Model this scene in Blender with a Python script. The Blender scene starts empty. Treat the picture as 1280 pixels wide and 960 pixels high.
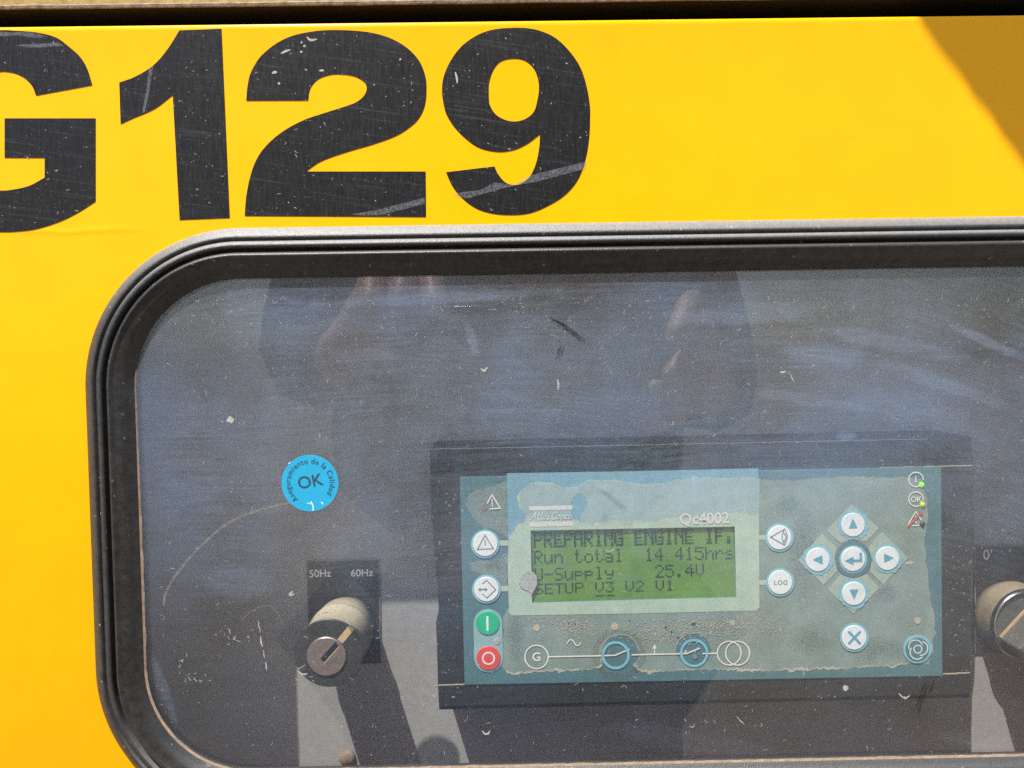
import bpy, bmesh, math, random
from mathutils import Vector, Matrix, noise as mnoise
rnd = random.Random(7)
S = bpy.context.scene
COL = S.collection
MM = 0.001
R_ = math.radians

# ---------------------------------------------------------------- camera (photo frame 1280 x 960)
F_PX = 970.0
CAMR = Matrix.Rotation(R_(-0.5), 3, 'Z') @ Matrix.Rotation(R_(90-2.1), 3, 'X') @ Matrix.Rotation(R_(-0.95), 3, 'Z')
CAMC = CAMR @ Vector((0, 0, 281.0))                      # mm
cd = bpy.data.cameras.new('camera'); cam = bpy.data.objects.new('camera', cd); COL.objects.link(cam)
cam.matrix_world = Matrix.Translation(CAMC*MM) @ CAMR.to_4x4()
cd.sensor_width = 36; cd.lens = 36*F_PX/1280; cd.clip_start = 0.01; cd.clip_end = 400
S.camera = cam

# ---------------------------------------------------------------- sky, sun, exposure
SUN_DIR = Vector((39, 62, -138)).normalized()            # the way the light travels
el = math.asin(-SUN_DIR.z); rot = math.atan2(-SUN_DIR.x, -SUN_DIR.y)
wd = bpy.data.worlds.new("World"); S.world = wd; wd.use_nodes = True
nt = wd.node_tree; sky = nt.nodes.new('ShaderNodeTexSky'); sky.sky_type = 'NISHITA'; sky.sun_disc = False
sky.sun_elevation = el; sky.sun_rotation = rot % (2*math.pi); sky.dust_density = 1.5
bg = nt.nodes['Background']; nt.links.new(sky.outputs[0], bg.inputs[0]); bg.inputs[1].default_value = 0.095
sl = bpy.data.lights.new('sun', 'SUN'); sl.energy = 4.0; sl.angle = R_(0.53); sl.color = (1.0, 0.965, 0.90)
so = bpy.data.objects.new('sun', sl); COL.objects.link(so)
so.rotation_euler = SUN_DIR.to_track_quat('-Z', 'Y').to_euler(); so.location = (-.4, -.6, 1.5)
S.view_settings.view_transform = 'Standard'; S.view_settings.look = 'None'
S.view_settings.exposure = 1.12; S.view_settings.gamma = 1.0
S.render.engine = 'CYCLES'
S.cycles.use_denoising = False; S.cycles.max_bounces = 8; S.cycles.transparent_max_bounces = 16

# ---------------------------------------------------------------- pixel of the photo -> point of a plane d mm behind the yellow sheet
def W(px, py, d=0.0):
    v = CAMR @ Vector(((px-640)/F_PX, -(py-480)/F_PX, -1)); t = (d-CAMC.y)/v.y
    return CAMC + t*v
def XZ(px, py, d=0.0):
    p = W(px, py, d); return (p.x, p.z)
def L2(pts, d): return [XZ(p[0], p[1], d) for p in pts]
def pxmm(d): return F_PX/(d-CAMC.y)                      # photo pixels per mm at depth d

# ---------------------------------------------------------------- materials
class NB:
    def __init__(s, name):
        s.m = bpy.data.materials.new(name); s.m.use_nodes = True; s.t = s.m.node_tree; s.t.nodes.clear()
        s.out = s.n('ShaderNodeOutputMaterial')
    def n(s, ty, **kw):
        x = s.t.nodes.new(ty)
        for k, v in kw.items(): setattr(x, k, v)
        return x
    def put(s, sock, v):
        if isinstance(v, bpy.types.NodeSocket): s.t.links.new(v, sock)
        elif isinstance(v, tuple) and len(v) == 3 and sock.type == 'RGBA': sock.default_value = (*v, 1)
        else: sock.default_value = v
    def mm(s):
        tc = s.n('ShaderNodeTexCoord'); mp = s.n('ShaderNodeMapping'); s.put(mp.inputs[0], tc.outputs['Object'])
        mp.inputs['Scale'].default_value = (1000, 1000, 1000); return mp.outputs[0]
    def map(s, v, loc=(0,0,0), rot=(0,0,0), sc=(1,1,1)):
        if rot != (0,0,0) and sc != (1,1,1): v = s.map(v, rot=rot); rot = (0,0,0)      # turn first, then stretch
        mp = s.n('ShaderNodeMapping'); s.put(mp.inputs[0], v); mp.inputs['Location'].default_value = loc
        mp.inputs['Rotation'].default_value = rot; mp.inputs['Scale'].default_value = sc; return mp.outputs[0]
    def noise(s, v, sc, det=3, ro=.55, dist=0.0):
        x = s.n('ShaderNodeTexNoise'); s.put(x.inputs['Vector'], v); x.inputs['Scale'].default_value = sc
        x.inputs['Detail'].default_value = det; x.inputs['Roughness'].default_value = ro; x.inputs['Distortion'].default_value = dist
        return x.outputs['Fac']
    def vor(s, v, sc):
        x = s.n('ShaderNodeTexVoronoi'); s.put(x.inputs['Vector'], v); x.inputs['Scale'].default_value = sc
        return x.outputs['Distance'], x.outputs['Color']
    def ma(s, op, a, b=0.0, c=0.0, clamp=False):
        x = s.n('ShaderNodeMath', operation=op, use_clamp=clamp)
        s.put(x.inputs[0], a); s.put(x.inputs[1], b); s.put(x.inputs[2], c); return x.outputs[0]
    def rng(s, v, a, b, c=0.0, d=1.0, smooth=False):
        x = s.n('ShaderNodeMapRange'); s.put(x.inputs[0], v)
        if smooth: x.interpolation_type = 'SMOOTHSTEP'
        for i, q in enumerate((a, b, c, d)): s.put(x.inputs[1+i], q)
        return x.outputs[0]
    def mix(s, f, a, b):
        x = s.n('ShaderNodeMix', data_type='RGBA'); s.put(x.inputs[0], f); s.put(x.inputs[6], a); s.put(x.inputs[7], b); return x.outputs[2]
    def sep(s, v):
        x = s.n('ShaderNodeSeparateXYZ'); s.put(x.inputs[0], v); return x.outputs
    def bump(s, h, st, dist=0.001):
        x = s.n('ShaderNodeBump'); x.inputs['Strength'].default_value = st; x.inputs['Distance'].default_value = dist; s.put(x.inputs['Height'], h); return x.outputs[0]
    def pbr(s, col, ro=.5, nrm=None, metal=0.0, spec=.5, coat=0.0):
        b = s.n('ShaderNodeBsdfPrincipled'); s.put(b.inputs['Base Color'], col); s.put(b.inputs['Roughness'], ro)
        b.inputs['Metallic'].default_value = metal; b.inputs['Specular IOR Level'].default_value = spec; b.inputs['Coat Weight'].default_value = coat
        if nrm is not None: s.put(b.inputs['Normal'], nrm)
        s.t.links.new(b.outputs[0], s.out.inputs[0]); return b
    def specks(s, v, sc, share, r0, r1):
        """irregular dirt specks: a share of the voronoi cells carries one, each with its own size"""
        w = s.n('ShaderNodeVectorMath', operation='ADD'); nz = s.n('ShaderNodeTexNoise'); s.put(nz.inputs['Vector'], v)
        nz.inputs['Scale'].default_value = sc*2.5; nz.inputs['Detail'].default_value = 1
        ms = s.n('ShaderNodeVectorMath', operation='SCALE'); s.put(ms.inputs[0], nz.outputs['Color']); ms.inputs['Scale'].default_value = .9/sc
        s.put(w.inputs[0], v); s.put(w.inputs[1], ms.outputs[0])
        d, c = s.vor(w.outputs[0], sc); r, g, b = s.sep(c)[0:3]
        on = s.ma('LESS_THAN', r, share); rad = s.rng(g, 0, 1, r0, r1)
        return s.ma('MULTIPLY', on, s.ma('LESS_THAN', d, rad))

def plain(name, col, ro=.5, var=.15, sc=.25, dust=0.0, dustcol=(.32,.29,.24), metal=0.0, spec=.5, bump=0.0, speck=.0, up=0.0, fine=.0):
    """painted or moulded surface with mottling, dust film, dust on upward faces and specks"""
    b = NB(name); v = b.mm()
    n1 = b.noise(v, sc, 5, .6); c = b.mix(b.rng(n1, .3, .7), tuple(x*(1-var) for x in col), tuple(min(1, x*(1+var)) for x in col))
    if fine: c = b.mix(b.ma('MULTIPLY', b.rng(b.noise(v, 2.2, 2, .7), .45, .75), fine), c, tuple(min(1, x*.45+.25*y) for x, y in zip(col, dustcol)))
    f = None
    if dust: f = b.ma('MULTIPLY', b.rng(b.noise(v, .35, 6, .7), .35, .75), dust)
    if up:
        g = b.n('ShaderNodeNewGeometry'); nz = b.sep(g.outputs['Normal'])[2]
        u = b.ma('MULTIPLY', b.rng(nz, .22, .78), b.ma('MULTIPLY', b.rng(b.noise(v, .6, 5, .7), .2, .7, .55, 1.0), up)); f = u if f is None else b.ma('MAXIMUM', f, u)
    if speck:
        sp = b.specks(v, .55, speck, .08, .32); f = b.ma('MAXIMUM', sp, f if f is not None else 0.0)
    if f is not None: c = b.mix(f, c, dustcol)
    nr = b.bump(b.noise(v, 1.6, 4, .6), bump, .0004) if bump else None
    b.pbr(c, ro, nr, metal, spec); return b.m

def m_paint():
    b = NB('yellow_paint'); v = b.mm()
    big = b.noise(v, .006, 2, .5); n = b.noise(v, .05, 4, .6)
    c = b.mix(b.rng(n, .35, .7), (.86,.405,.001), (.88,.430,.0012))
    c = b.mix(b.ma('MULTIPLY', b.rng(big, .35, .65), .25), c, (.82,.375,.001))
    sp = b.specks(v, .16, .10, .02, .055); c = b.mix(b.ma('MULTIPLY', sp, .75), c, (.13,.07,.01))
    sp2 = b.specks(b.map(v, (31,0,17)), .07, .10, .012, .03); c = b.mix(sp2, c, (.04,.025,.01))
    scr = b.noise(b.map(v, rot=(0,R_(5),0), sc=(.012,1,.8)), 1.0, 3, .6)
    c = b.mix(b.ma('MULTIPLY', b.rng(scr, .60, .8), .22), c, (.62,.30,.012))
    x, y, z = b.sep(v)[0:3]                                  # the sheet bows a little away below and carries a shallow crease
    t = b.ma('MAXIMUM', 0.0, b.ma('SUBTRACT', -40.0, z)); h = b.ma('MULTIPLY', b.ma('MULTIPLY', t, t), -.42e-6)
    t2 = b.ma('MAXIMUM', 0.0, b.ma('SUBTRACT', z, 35.0)); h = b.ma('ADD', h, b.ma('MULTIPLY', b.ma('MULTIPLY', t2, t2), .55e-6))
    cz = W(100, 288).z-60; wz = b.ma('SUBTRACT', b.ma('ADD', z, b.ma('MULTIPLY', b.noise(b.map(v, sc=(.03,0,0)), 1.0, 2), 5.0)), cz+2.5)
    cr = b.ma('EXPONENT', b.ma('MULTIPLY', b.ma('MULTIPLY', wz, wz), -.8)); cr = b.ma('MULTIPLY', cr, b.rng(x, -150, -118, 1, 0, smooth=True))
    h = b.ma('ADD', h, b.ma('MULTIPLY', cr, .10e-3)); h = b.ma('ADD', h, b.ma('MULTIPLY', b.noise(v, .008, 1, .5), .9e-3))
    h = b.ma('ADD', h, b.ma('MULTIPLY', b.noise(v, .5, 3, .6), .010e-3))
    b.pbr(c, b.rng(b.noise(v, .1, 4, .6), .3, .7, .26, .38), b.bump(h, 1.0, 1.0), 0, .16); return b.m

def m_vinyl():
    b = NB('black_vinyl'); v = b.mm()
    br = b.noise(b.map(v, sc=(1.3,1,.16)), 1.0, 4, .65)
    hz = b.noise(b.map(v, rot=(0,R_(-9),0), sc=(.03,1,1.1)), 1.0, 5, .7)
    c = b.mix(b.ma('MULTIPLY', b.rng(br, .38, .8), .55), (.008,.0072,.0074), (.026,.025,.0245))
    c = b.mix(b.ma('MULTIPLY', b.rng(hz, .55, .8), .55), c, (.075,.08,.088))
    c = b.mix(b.ma('MULTIPLY', b.rng(b.noise(v, 2.4, 2, .7), .5, .8), .30), c, (.05,.048,.047))
    c = b.mix(b.ma('MULTIPLY', b.specks(v, 1.1, .24, .10, .34), .8), c, (.12,.12,.12))
    c = b.mix(b.ma('MULTIPLY', b.specks(b.map(v, (9,0,3)), .42, .20, .05, .16), .9), c, (.36,.37,.37))
    b.pbr(c, b.rng(br, .3, .7, .34, .5), b.bump(b.noise(v, 2.0, 3, .6), .25, .0002), 0, .2); return b.m

def m_pane(face):
    """clear acrylic under a film of dust: wiped streaks, mottling, specks, painted haze"""
    front = face == 'front'
    b = NB('dusty_acrylic_'+face); v = b.mm(); x, y, z = b.sep(v)[0:3]
    wob = b.n('ShaderNodeVectorMath', operation='ADD'); nz = b.n('ShaderNodeTexNoise'); b.put(nz.inputs['Vector'], v)
    nz.inputs['Scale'].default_value = .012; nz.inputs['Detail'].default_value = 2
    sc_ = b.n('ShaderNodeVectorMath', operation='SCALE'); b.put(sc_.inputs[0], nz.outputs['Color']); sc_.inputs['Scale'].default_value = 11
    b.put(wob.inputs[0], v); b.put(wob.inputs[1], sc_.outputs[0]); wv = wob.outputs[0]
    big = b.rng(b.noise(v, .017, 4, .55), .32, .68, smooth=True)
    med = b.rng(b.noise(v, .09, 5, .65), .3, .75)
    st1 = b.rng(b.noise(b.map(wv, rot=(0,R_(2),0), sc=(.013,1,.95)), 1.0, 6, .72), .42, .80)
    st2 = b.rng(b.noise(b.map(wv, rot=(0,R_(-17),0), sc=(.022,1,.75)), 1.0, 6, .72), .45, .80)
    right = b.rng(x, 60, 160, smooth=True)
    patch = b.rng(b.noise(b.map(v, (40,0,9)), .028, 3, .5), .42, .62, smooth=True)
    st = b.ma('MULTIPLY', b.ma('ADD', b.ma('MULTIPLY', st1, b.ma('SUBTRACT', 1.0, right)), b.ma('MULTIPLY', st2, right)), b.rng(patch, 0, 1, .35, 1.0))
    gr = b.rng(b.noise(v, 2.6, 2, .8), .42, .78)
    if front:
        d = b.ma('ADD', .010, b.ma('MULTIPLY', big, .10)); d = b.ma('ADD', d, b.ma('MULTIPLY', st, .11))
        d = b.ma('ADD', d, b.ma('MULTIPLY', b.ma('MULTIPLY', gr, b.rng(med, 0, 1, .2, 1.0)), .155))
        up = b.rng(z, -80, 34, .20, 1.15, smooth=True); d = b.ma('MULTIPLY', d, up)  # haze painted into the dust, thicker towards the upper half
        strk = b.rng(b.noise(b.map(wv, rot=(0,R_(-6),0), sc=(.02,1,.85)), 1.0, 6, .75), .36, .70)
        for cx, cy, rx, ry, an, k in ((590,425,7,26,14,.16),(1235,428,52,8,-24,.20),(1120,430,130,12,-13,.12),(1180,480,120,10,-20,.12),(1010,500,90,9,-10,.10),(1030,444,60,14,-8,.15),(930,392,110,16,2,.15),(560,372,170,9,2,.14),(340,400,90,40,0,.09),(206,862,7,50,17,.12),(1057,545,15,6,0,.22),(1130,510,90,22,-14,.09),(300,728,52,22,-8,.09),(700,540,260,60,3,.05),(790,615,170,34,1,.05),(1080,600,110,40,-4,.04),(620,470,220,70,4,.05),(1225,600,70,70,-20,.06),(1230,930,60,12,-12,.05),(860,925,120,16,-10,.03)):
            c = W(cx, cy, 0); q = b.map(b.map(v, (20-c.x, 0, -45-c.z)), rot=(0,R_(an),0), sc=(3.45/rx, 0, 3.45/ry))
            ln = b.n('ShaderNodeVectorMath', operation='LENGTH'); b.put(ln.inputs[0], q)
            e = b.ma('ADD', ln.outputs['Value'], b.ma('MULTIPLY', b.ma('SUBTRACT', b.noise(v, .12, 4, .7), .5), 1.1))
            d = b.ma('ADD', d, b.ma('MULTIPLY', b.rng(e, 1.15, .45, 0, k, smooth=True), b.rng(strk, 0, 1, .25, 1.0)))      # wiped smears and painted haze patches
        s0 = b.specks(b.map(v, (2,0,6)), 1.35, .16, .10, .30); s1 = b.specks(v, .62, .16, .05, .22); s2 = b.specks(b.map(v, (5,0,8)), .25, .14, .03, .13)
        d = b.ma('ADD', d, b.ma('MULTIPLY', b.rng(up, .2, 1.1, .45, 1.0), b.ma('ADD', b.ma('MULTIPLY', b.ma('MULTIPLY', s0, b.rng(med, .2, .9, .15, 1.0)), .26), b.ma('ADD', b.ma('MULTIPLY', s1, .28), b.ma('MULTIPLY', s2, .5)))))
    else:
        d = b.ma('ADD', .018, b.ma('MULTIPLY', gr, .025))
    d = b.ma('MINIMUM', d, .8)
    tr = b.n('ShaderNodeBsdfTransparent'); tr.inputs[0].default_value = (.975,.98,.98,1)
    gl = b.n('ShaderNodeBsdfGlossy'); gl.inputs['Roughness'].default_value = .012
    lw = b.n('ShaderNodeLayerWeight'); lw.inputs[0].default_value = .5
    fr = b.ma('ADD', .045, b.ma('MULTIPLY', b.ma('POWER', lw.outputs['Facing'], 5.0), .9))
    m1 = b.n('ShaderNodeMixShader'); b.put(m1.inputs[0], fr); b.put(m1.inputs[1], tr.outputs[0]); b.put(m1.inputs[2], gl.outputs[0])
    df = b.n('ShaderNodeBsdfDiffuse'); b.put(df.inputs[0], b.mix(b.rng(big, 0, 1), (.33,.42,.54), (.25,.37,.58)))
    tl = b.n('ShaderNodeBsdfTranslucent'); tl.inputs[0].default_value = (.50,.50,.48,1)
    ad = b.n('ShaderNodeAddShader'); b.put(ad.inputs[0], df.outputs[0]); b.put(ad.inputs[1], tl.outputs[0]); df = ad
    m2 = b.n('ShaderNodeMixShader'); b.put(m2.inputs[0], d); b.put(m2.inputs[1], m1.outputs[0]); b.put(m2.inputs[2], df.outputs[0])
    b.t.links.new(m2.outputs[0], b.out.inputs[0]); return b.m

def m_film(name, col, alpha):
    """thin smear: lets part of what lies behind it through"""
    b = NB(name); v = b.mm(); tr = b.n('ShaderNodeBsdfTransparent'); df = b.n('ShaderNodeBsdfDiffuse'); b.put(df.inputs[0], col)
    mx = b.n('ShaderNodeMixShader'); b.put(mx.inputs[0], b.ma('MULTIPLY', b.rng(b.noise(v, 1.1, 4, .7), .3, .65), alpha))
    b.put(mx.inputs[1], tr.outputs[0]); b.put(mx.inputs[2], df.outputs[0]); b.t.links.new(mx.outputs[0], b.out.inputs[0]); return b.m

M = {}
M['paint'] = m_paint(); M['vinyl'] = m_vinyl()
M['rubber'] = plain('weathered_rubber', (.019,.0185,.018), .42, .3, .5, .12, (.24,.237,.23), bump=.5, speck=.07, up=1.0, fine=.22)
M['rubber2'] = plain('black_rubber', (.011,.0105,.010), .40, .3, .5, .22, (.13,.128,.12), bump=.4, speck=.06, up=.42, fine=.4)
M['pane_front'] = m_pane('front'); M['pane_back'] = m_pane('back')
M['board'] = plain('grey_powder_coat', (.345,.33,.317), .6, .1, .3, .25, (.40,.38,.34), bump=.3, fine=.08)
M['bezel'] = plain('black_abs_plastic', (.012,.012,.0125), .5, .2, .3, .22, (.085,.075,.062), bump=.3, fine=.25, up=.8)
M['plate'] = plain('black_engraved_plate', (.016,.015,.014), .45, .2, .4, .35, (.11,.095,.075), speck=.08, fine=.4)
M['teal'] = plain('teal_membrane', (.072,.165,.182), .5, .12, .2, .2, (.12,.20,.20), fine=.2)
M['film'] = plain('faded_green_membrane', (.212,.278,.245), .6, .20, .09, .35, (.25,.28,.22), fine=.45)
M['film_grey'] = plain('flaking_grey_membrane', (.165,.225,.205), .7, .30, .9, .5, (.25,.29,.255), bump=.6, fine=.8)
M['cream'] = plain('chalky_cream_film', (.46,.41,.31), .7, .15, .8)
M['skyfilm'] = plain('pale_blue_membrane', (.175,.345,.415), .5, .10, .3, fine=.15)
M['pale'] = plain('pale_green_membrane', (.40,.52,.40), .6, .12, .15, .3, (.40,.40,.30), fine=.3)
M['ring'] = plain('light_blue_print', (.20,.46,.52), .5, .08, .4)
M['white'] = plain('white_button_film', (.76,.77,.75), .5, .05, .3, fine=.1)
M['engraved'] = plain('white_engraving', (.92,.90,.84), .6, .05, .6)
M['print'] = plain('cream_print', (.74,.71,.60), .6, .12, .6)
M['lump'] = plain('pale_dried_mud', (.40,.40,.35), .8, .25, .8, bump=.8, fine=.3)
M['milky'] = plain('milky_blue_haze', (.30,.41,.41), .6, .12, .15, .3, (.36,.42,.40), fine=.3)
M['logo'] = plain('bleached_white_print', (.62,.60,.55), .6, .12, .8)
M['icon'] = plain('blue_grey_icon_print', (.16,.21,.24), .6, .1, .5)
M['iconblue'] = plain('sky_blue_icon_print', (.07,.32,.44), .6, .1, .5)
M['green'] = plain('green_start_button', (.004,.44,.20), .45, .06, .4)
M['red'] = plain('red_stop_button', (.72,.065,.045), .45, .06, .4)
M['redprint'] = plain('red_print', (.60,.10,.09), .6, .1, .4)
M['lcd'] = plain('green_liquid_crystal', (.120,.250,.028), .35, .22, .06, .25, (.15,.27,.08), fine=.25)
M['ink'] = plain('lcd_ink', (.006,.020,.016), .5, .2, .5)
M['ghost'] = m_film('lcd_ghost_ink', (.008,.030,.028), .75)
M['dotcream'] = plain('dust_glint_cream', (.46,.40,.30), .7, .15, .8)
M['dotdark'] = plain('dirt_dark', (.03,.03,.025), .7, .2, .8)
M['tan'] = plain('tan_silt', (.25,.175,.12), .8, .3, .5)
M['lint'] = plain('pale_lint', (.33,.325,.30), .8, .3, 1.5)
M['smear'] = m_film('dust_smear', (.45,.50,.52), .30)
M['smear2'] = m_film('brown_dust_smear', (.42,.36,.27), .32)
M['scuff'] = m_film('black_scuff', (.016,.015,.015), .52)
M['graze'] = m_film('grey_graze', (.22,.24,.26), .55)
M['sticker'] = plain('blue_sticker_paper', (.020,.285,.46), .5, .04, .1, fine=.06)
def m_paper(name, col):
    b = NB(name); v = b.mm(); c = b.mix(b.rng(b.noise(v, .3, 4, .6), .3, .7), tuple(x*.95 for x in col), tuple(x*1.05 for x in col))
    df = b.n('ShaderNodeBsdfDiffuse'); b.put(df.inputs[0], c); tl = b.n('ShaderNodeBsdfTranslucent'); tl.inputs[0].default_value = (.3,.55,.65,1)
    tr = b.n('ShaderNodeBsdfTransparent'); tr.inputs[0].default_value = (.7,.85,.9,1)
    m1 = b.n('ShaderNodeMixShader'); m1.inputs[0].default_value = .2; b.put(m1.inputs[1], df.outputs[0]); b.put(m1.inputs[2], tl.outputs[0])
    m2 = b.n('ShaderNodeMixShader'); m2.inputs[0].default_value = .45; b.put(m2.inputs[1], m1.outputs[0]); b.put(m2.inputs[2], tr.outputs[0])
    b.t.links.new(m2.outputs[0], b.out.inputs[0]); return b.m
M['sticker'] = m_paper('thin_blue_paper', (.04,.56,.88))
M['stink'] = plain('sticker_ink', (.022,.045,.085), .6, .2, .8)
M['paper'] = plain('torn_paper_white', (.55,.62,.64), .7)
M['barrel'] = plain('switch_barrel', (.030,.029,.027), .5, .2, .5, .35, (.52,.45,.33), up=1.0, fine=.4)
M['barrel'].node_tree.nodes  # keep
M['keyface'] = plain('switch_face', (.028,.027,.026), .45, .2, .5, .3, (.10,.095,.08), fine=.4)
M['disc'] = plain('worn_copper_steel', (.34,.27,.245), .42, .2, .4, .3, (.27,.21,.185), metal=.7, fine=.2)
M['chrome'] = plain('chromed_ring', (.55,.54,.52), .22, .1, .4, metal=1.0)
M['black'] = plain('hollow_black', (.006,.006,.006), .6)
M['marker'] = plain('yellowed_marker', (.55,.40,.19), .6, .1, .5)
M['knob'] = plain('grey_smoked_knob', (.085,.082,.075), .4, .2, .4, .3, (.18,.17,.14), fine=.3)
M['rust'] = plain('rusty_painted_rail', (.16,.105,.06), .7, .5, .35, .7, (.36,.30,.22), bump=.8, fine=.6)
M['olive'] = plain('weathered_olive_roof', (.26,.155,.012), .7, .5, .3, .3, (.12,.07,.02), bump=.5, fine=.2)
M['gap'] = plain('gap_shade', (.010,.008,.006), .8)  # near-black standing in for the shade inside the roof slot
def m_led(name, col, k):
    b = NB(name); p = b.pbr(col, .3); p.inputs['Emission Color'].default_value = (*col, 1); p.inputs['Emission Strength'].default_value = k; return b.m
M['ledg'] = m_led('lime_led', (.18,.80,.005), .40); M['ledy'] = m_led('yellow_green_led', (.42,.62,.03), .22); M['ledk'] = plain('dark_led', (.02,.02,.02), .25)
M['dirt'] = plain('dry_earth', (.17,.13,.09), .9, .25, .004, .5, (.20,.155,.11))
M['skin'] = plain('skin', (.72,.46,.34), .5, .12, .05)
M['shirt'] = plain('dark_blue_cotton', (.15,.16,.18), .9, .2, .05)
M['trousers'] = plain('grey_cotton', (.13,.127,.12), .9, .2, .05)
M['hair'] = plain('dark_hair', (.012,.009,.007), .6, .3, .5)
M['phone'] = plain('black_phone_glass', (.012,.012,.013), .2)

# ---------------------------------------------------------------- scene graph helpers
def tag(o, label=None, cat=None, group=None, kind=None):
    if label: o['label'] = label
    if cat: o['category'] = cat
    if group: o['group'] = group
    if kind: o['kind'] = kind
    return o
LOC = {}
def thing(name, label, cat, at, group=None, kind='thing'):
    o = bpy.data.objects.new(name, None); COL.objects.link(o); o.location = Vector(at)*MM; o.empty_display_size = .01
    LOC[o.name] = Vector(at); return tag(o, label, cat, group, kind)
def origin(o):
    while o.parent: o = o.parent
    return LOC.get(o.name, Vector((0,0,0)))
def link(name, me, mat, parent=None, label=None, smooth=False):
    """me: mesh in world millimetres"""
    off = origin(parent) if parent else Vector((0,0,0))
    me.transform(Matrix.Scale(MM, 4) @ Matrix.Translation(-off))
    for m in (mat if isinstance(mat, (list, tuple)) else [mat]): me.materials.append(m)
    if smooth: me.polygons.foreach_set('use_smooth', [True]*len(me.polygons))
    o = bpy.data.objects.new(name, me); COL.objects.link(o); me.name = name
    if parent: o.parent = parent
    if label: o['label'] = label
    return o
def mesh(verts, faces):
    me = bpy.data.meshes.new('m'); me.from_pydata([tuple(v) for v in verts], [], faces); me.update(); return me
def join(ms):
    V, Fc = [], []
    for me in ms:
        b = len(V); V += [v.co.copy() for v in me.vertices]; Fc += [[b+i for i in p.vertices] for p in me.polygons]
        bpy.data.meshes.remove(me)
    return mesh(V, Fc)
def fill(loops, y0, thick=0.0, bevel=0.0, res=2):
    """filled outline(s) in world mm (x, z), holes allowed; front face at depth y0, body behind it"""
    cu = bpy.data.curves.new('c', 'CURVE'); cu.dimensions = '2D'; cu.fill_mode = 'BOTH'
    cu.extrude = max(0, thick/2-bevel); cu.bevel_depth = bevel; cu.bevel_resolution = res; cu.offset = -bevel
    for lp in loops:
        sp = cu.splines.new('POLY'); sp.points.add(len(lp)-1); sp.use_cyclic_u = True
        for i, (x, z) in enumerate(lp): sp.points[i].co = (x, z, 0, 1)
    o = bpy.data.objects.new('t', cu); COL.objects.link(o)
    me = bpy.data.meshes.new_from_object(o.evaluated_get(bpy.context.evaluated_depsgraph_get()))
    bpy.data.objects.remove(o); bpy.data.curves.remove(cu)
    me.transform(Matrix.Translation((0, y0+thick/2, 0)) @ Matrix.Rotation(math.pi/2, 4, 'X'))
    return me
def spath(pts, step=2.0, closed=True):
    """smooth path in photo pixels through pts; points marked 'c' are corners"""
    n = len(pts); out = []
    P = [Vector(p[:2]) for p in pts]; C = [len(p) > 2 for p in pts]
    for i in range(n if closed else n-1):
        a, b = P[i], P[(i+1) % n]
        pa = a if C[i] or (not closed and i == 0) else P[i-1]
        nb = b if C[(i+1) % n] or (not closed and i == n-2) else P[(i+2) % n]
        k = max(1, int((b-a).length/step))
        L = (b-a).length; m0 = (b-pa); m1 = (nb-a)
        m0 = m0*(L/max(m0.length, 1e-6)) if m0.length > 1e-6 else m0; m1 = m1*(L/max(m1.length, 1e-6)) if m1.length > 1e-6 else m1
        if pa is a or pa == a: m0 = (b-a)
        if nb is b or nb == b: m1 = (b-a)
        for j in range(k):
            t = j/k; t2, t3 = t*t, t*t*t
            out.append(a*(2*t3-3*t2+1)+m0*(t3-2*t2+t)+b*(-2*t3+3*t2)+m1*(t3-t2))
    if not closed: out.append(P[-1])
    return [tuple(p) for p in out]
def ragged(pts, amp=2.0, step=1.5, sc=.22, seed=0, closed=True):
    base = []
    n = len(pts)
    for i in range(n if closed else n-1):
        a, b = Vector(pts[i][:2]), Vector(pts[(i+1) % n][:2]); k = max(1, int((b-a).length/step))
        base += [a.lerp(b, j/k) for j in range(k)]
    if not closed: base.append(Vector(pts[-1][:2]))
    out = []
    for p in base:
        q = Vector((p.x*sc*.35+seed*7.1, p.y*sc*.35, seed)); r = Vector((p.x*sc*1.6, p.y*sc*1.6+seed*3, seed))
        r2 = r*2.7
        dx = mnoise.noise(q)*1.2+mnoise.noise(r)*.8+mnoise.noise(r2)*.5; dy = mnoise.noise(q+Vector((31,5,2)))*1.2+mnoise.noise(r+Vector((11,9,4)))*.8+mnoise.noise(r2+Vector((3,8,4)))*.5
        out.append((p.x+dx*amp, p.y+dy*amp))
    return out
def ribbon(pts, w, y, closed=False):
    """flat printed line of width w through world points (x, z)"""
    P = [Vector(p) for p in pts]; n = len(P); V = []; Fc = []
    for i in range(n):
        a = P[i-1] if (closed or i > 0) else None; b = P[(i+1) % n] if (closed or i < n-1) else None
        d1 = (P[i]-a).normalized() if a is not None else None; d2 = (b-P[i]).normalized() if b is not None else None
        d1 = d1 or d2; d2 = d2 or d1; t = (d1+d2)
        t = t.normalized() if t.length > 1e-5 else d1
        nn = Vector((-t.y, t.x)); c = max(.45, nn.dot(Vector((-d1.y, d1.x)))); ww = w(i/(n-1)) if callable(w) else w
        yj = y-(i % 5)*.0016
        V += [(P[i].x+nn.x*ww/2/c, yj, P[i].y+nn.y*ww/2/c), (P[i].x-nn.x*ww/2/c, yj-.0007, P[i].y-nn.y*ww/2/c)]
    for i in range(n if closed else n-1):
        a, b = 2*i, 2*((i+1) % n); Fc.append((a, b, b+1, a+1))
    return mesh(V, Fc)
def rib(px, w, y, closed=False): return ribbon(L2(px, y), w/pxmm(y), y, closed)
def circ(c, r, n=48, a0=0.0, a1=2*math.pi, open_=False):
    k = n+1 if open_ else n
    return [(c[0]+r*math.cos(a0+(a1-a0)*i/n), c[1]+r*math.sin(a0+(a1-a0)*i/n)) for i in range(k)]
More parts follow.
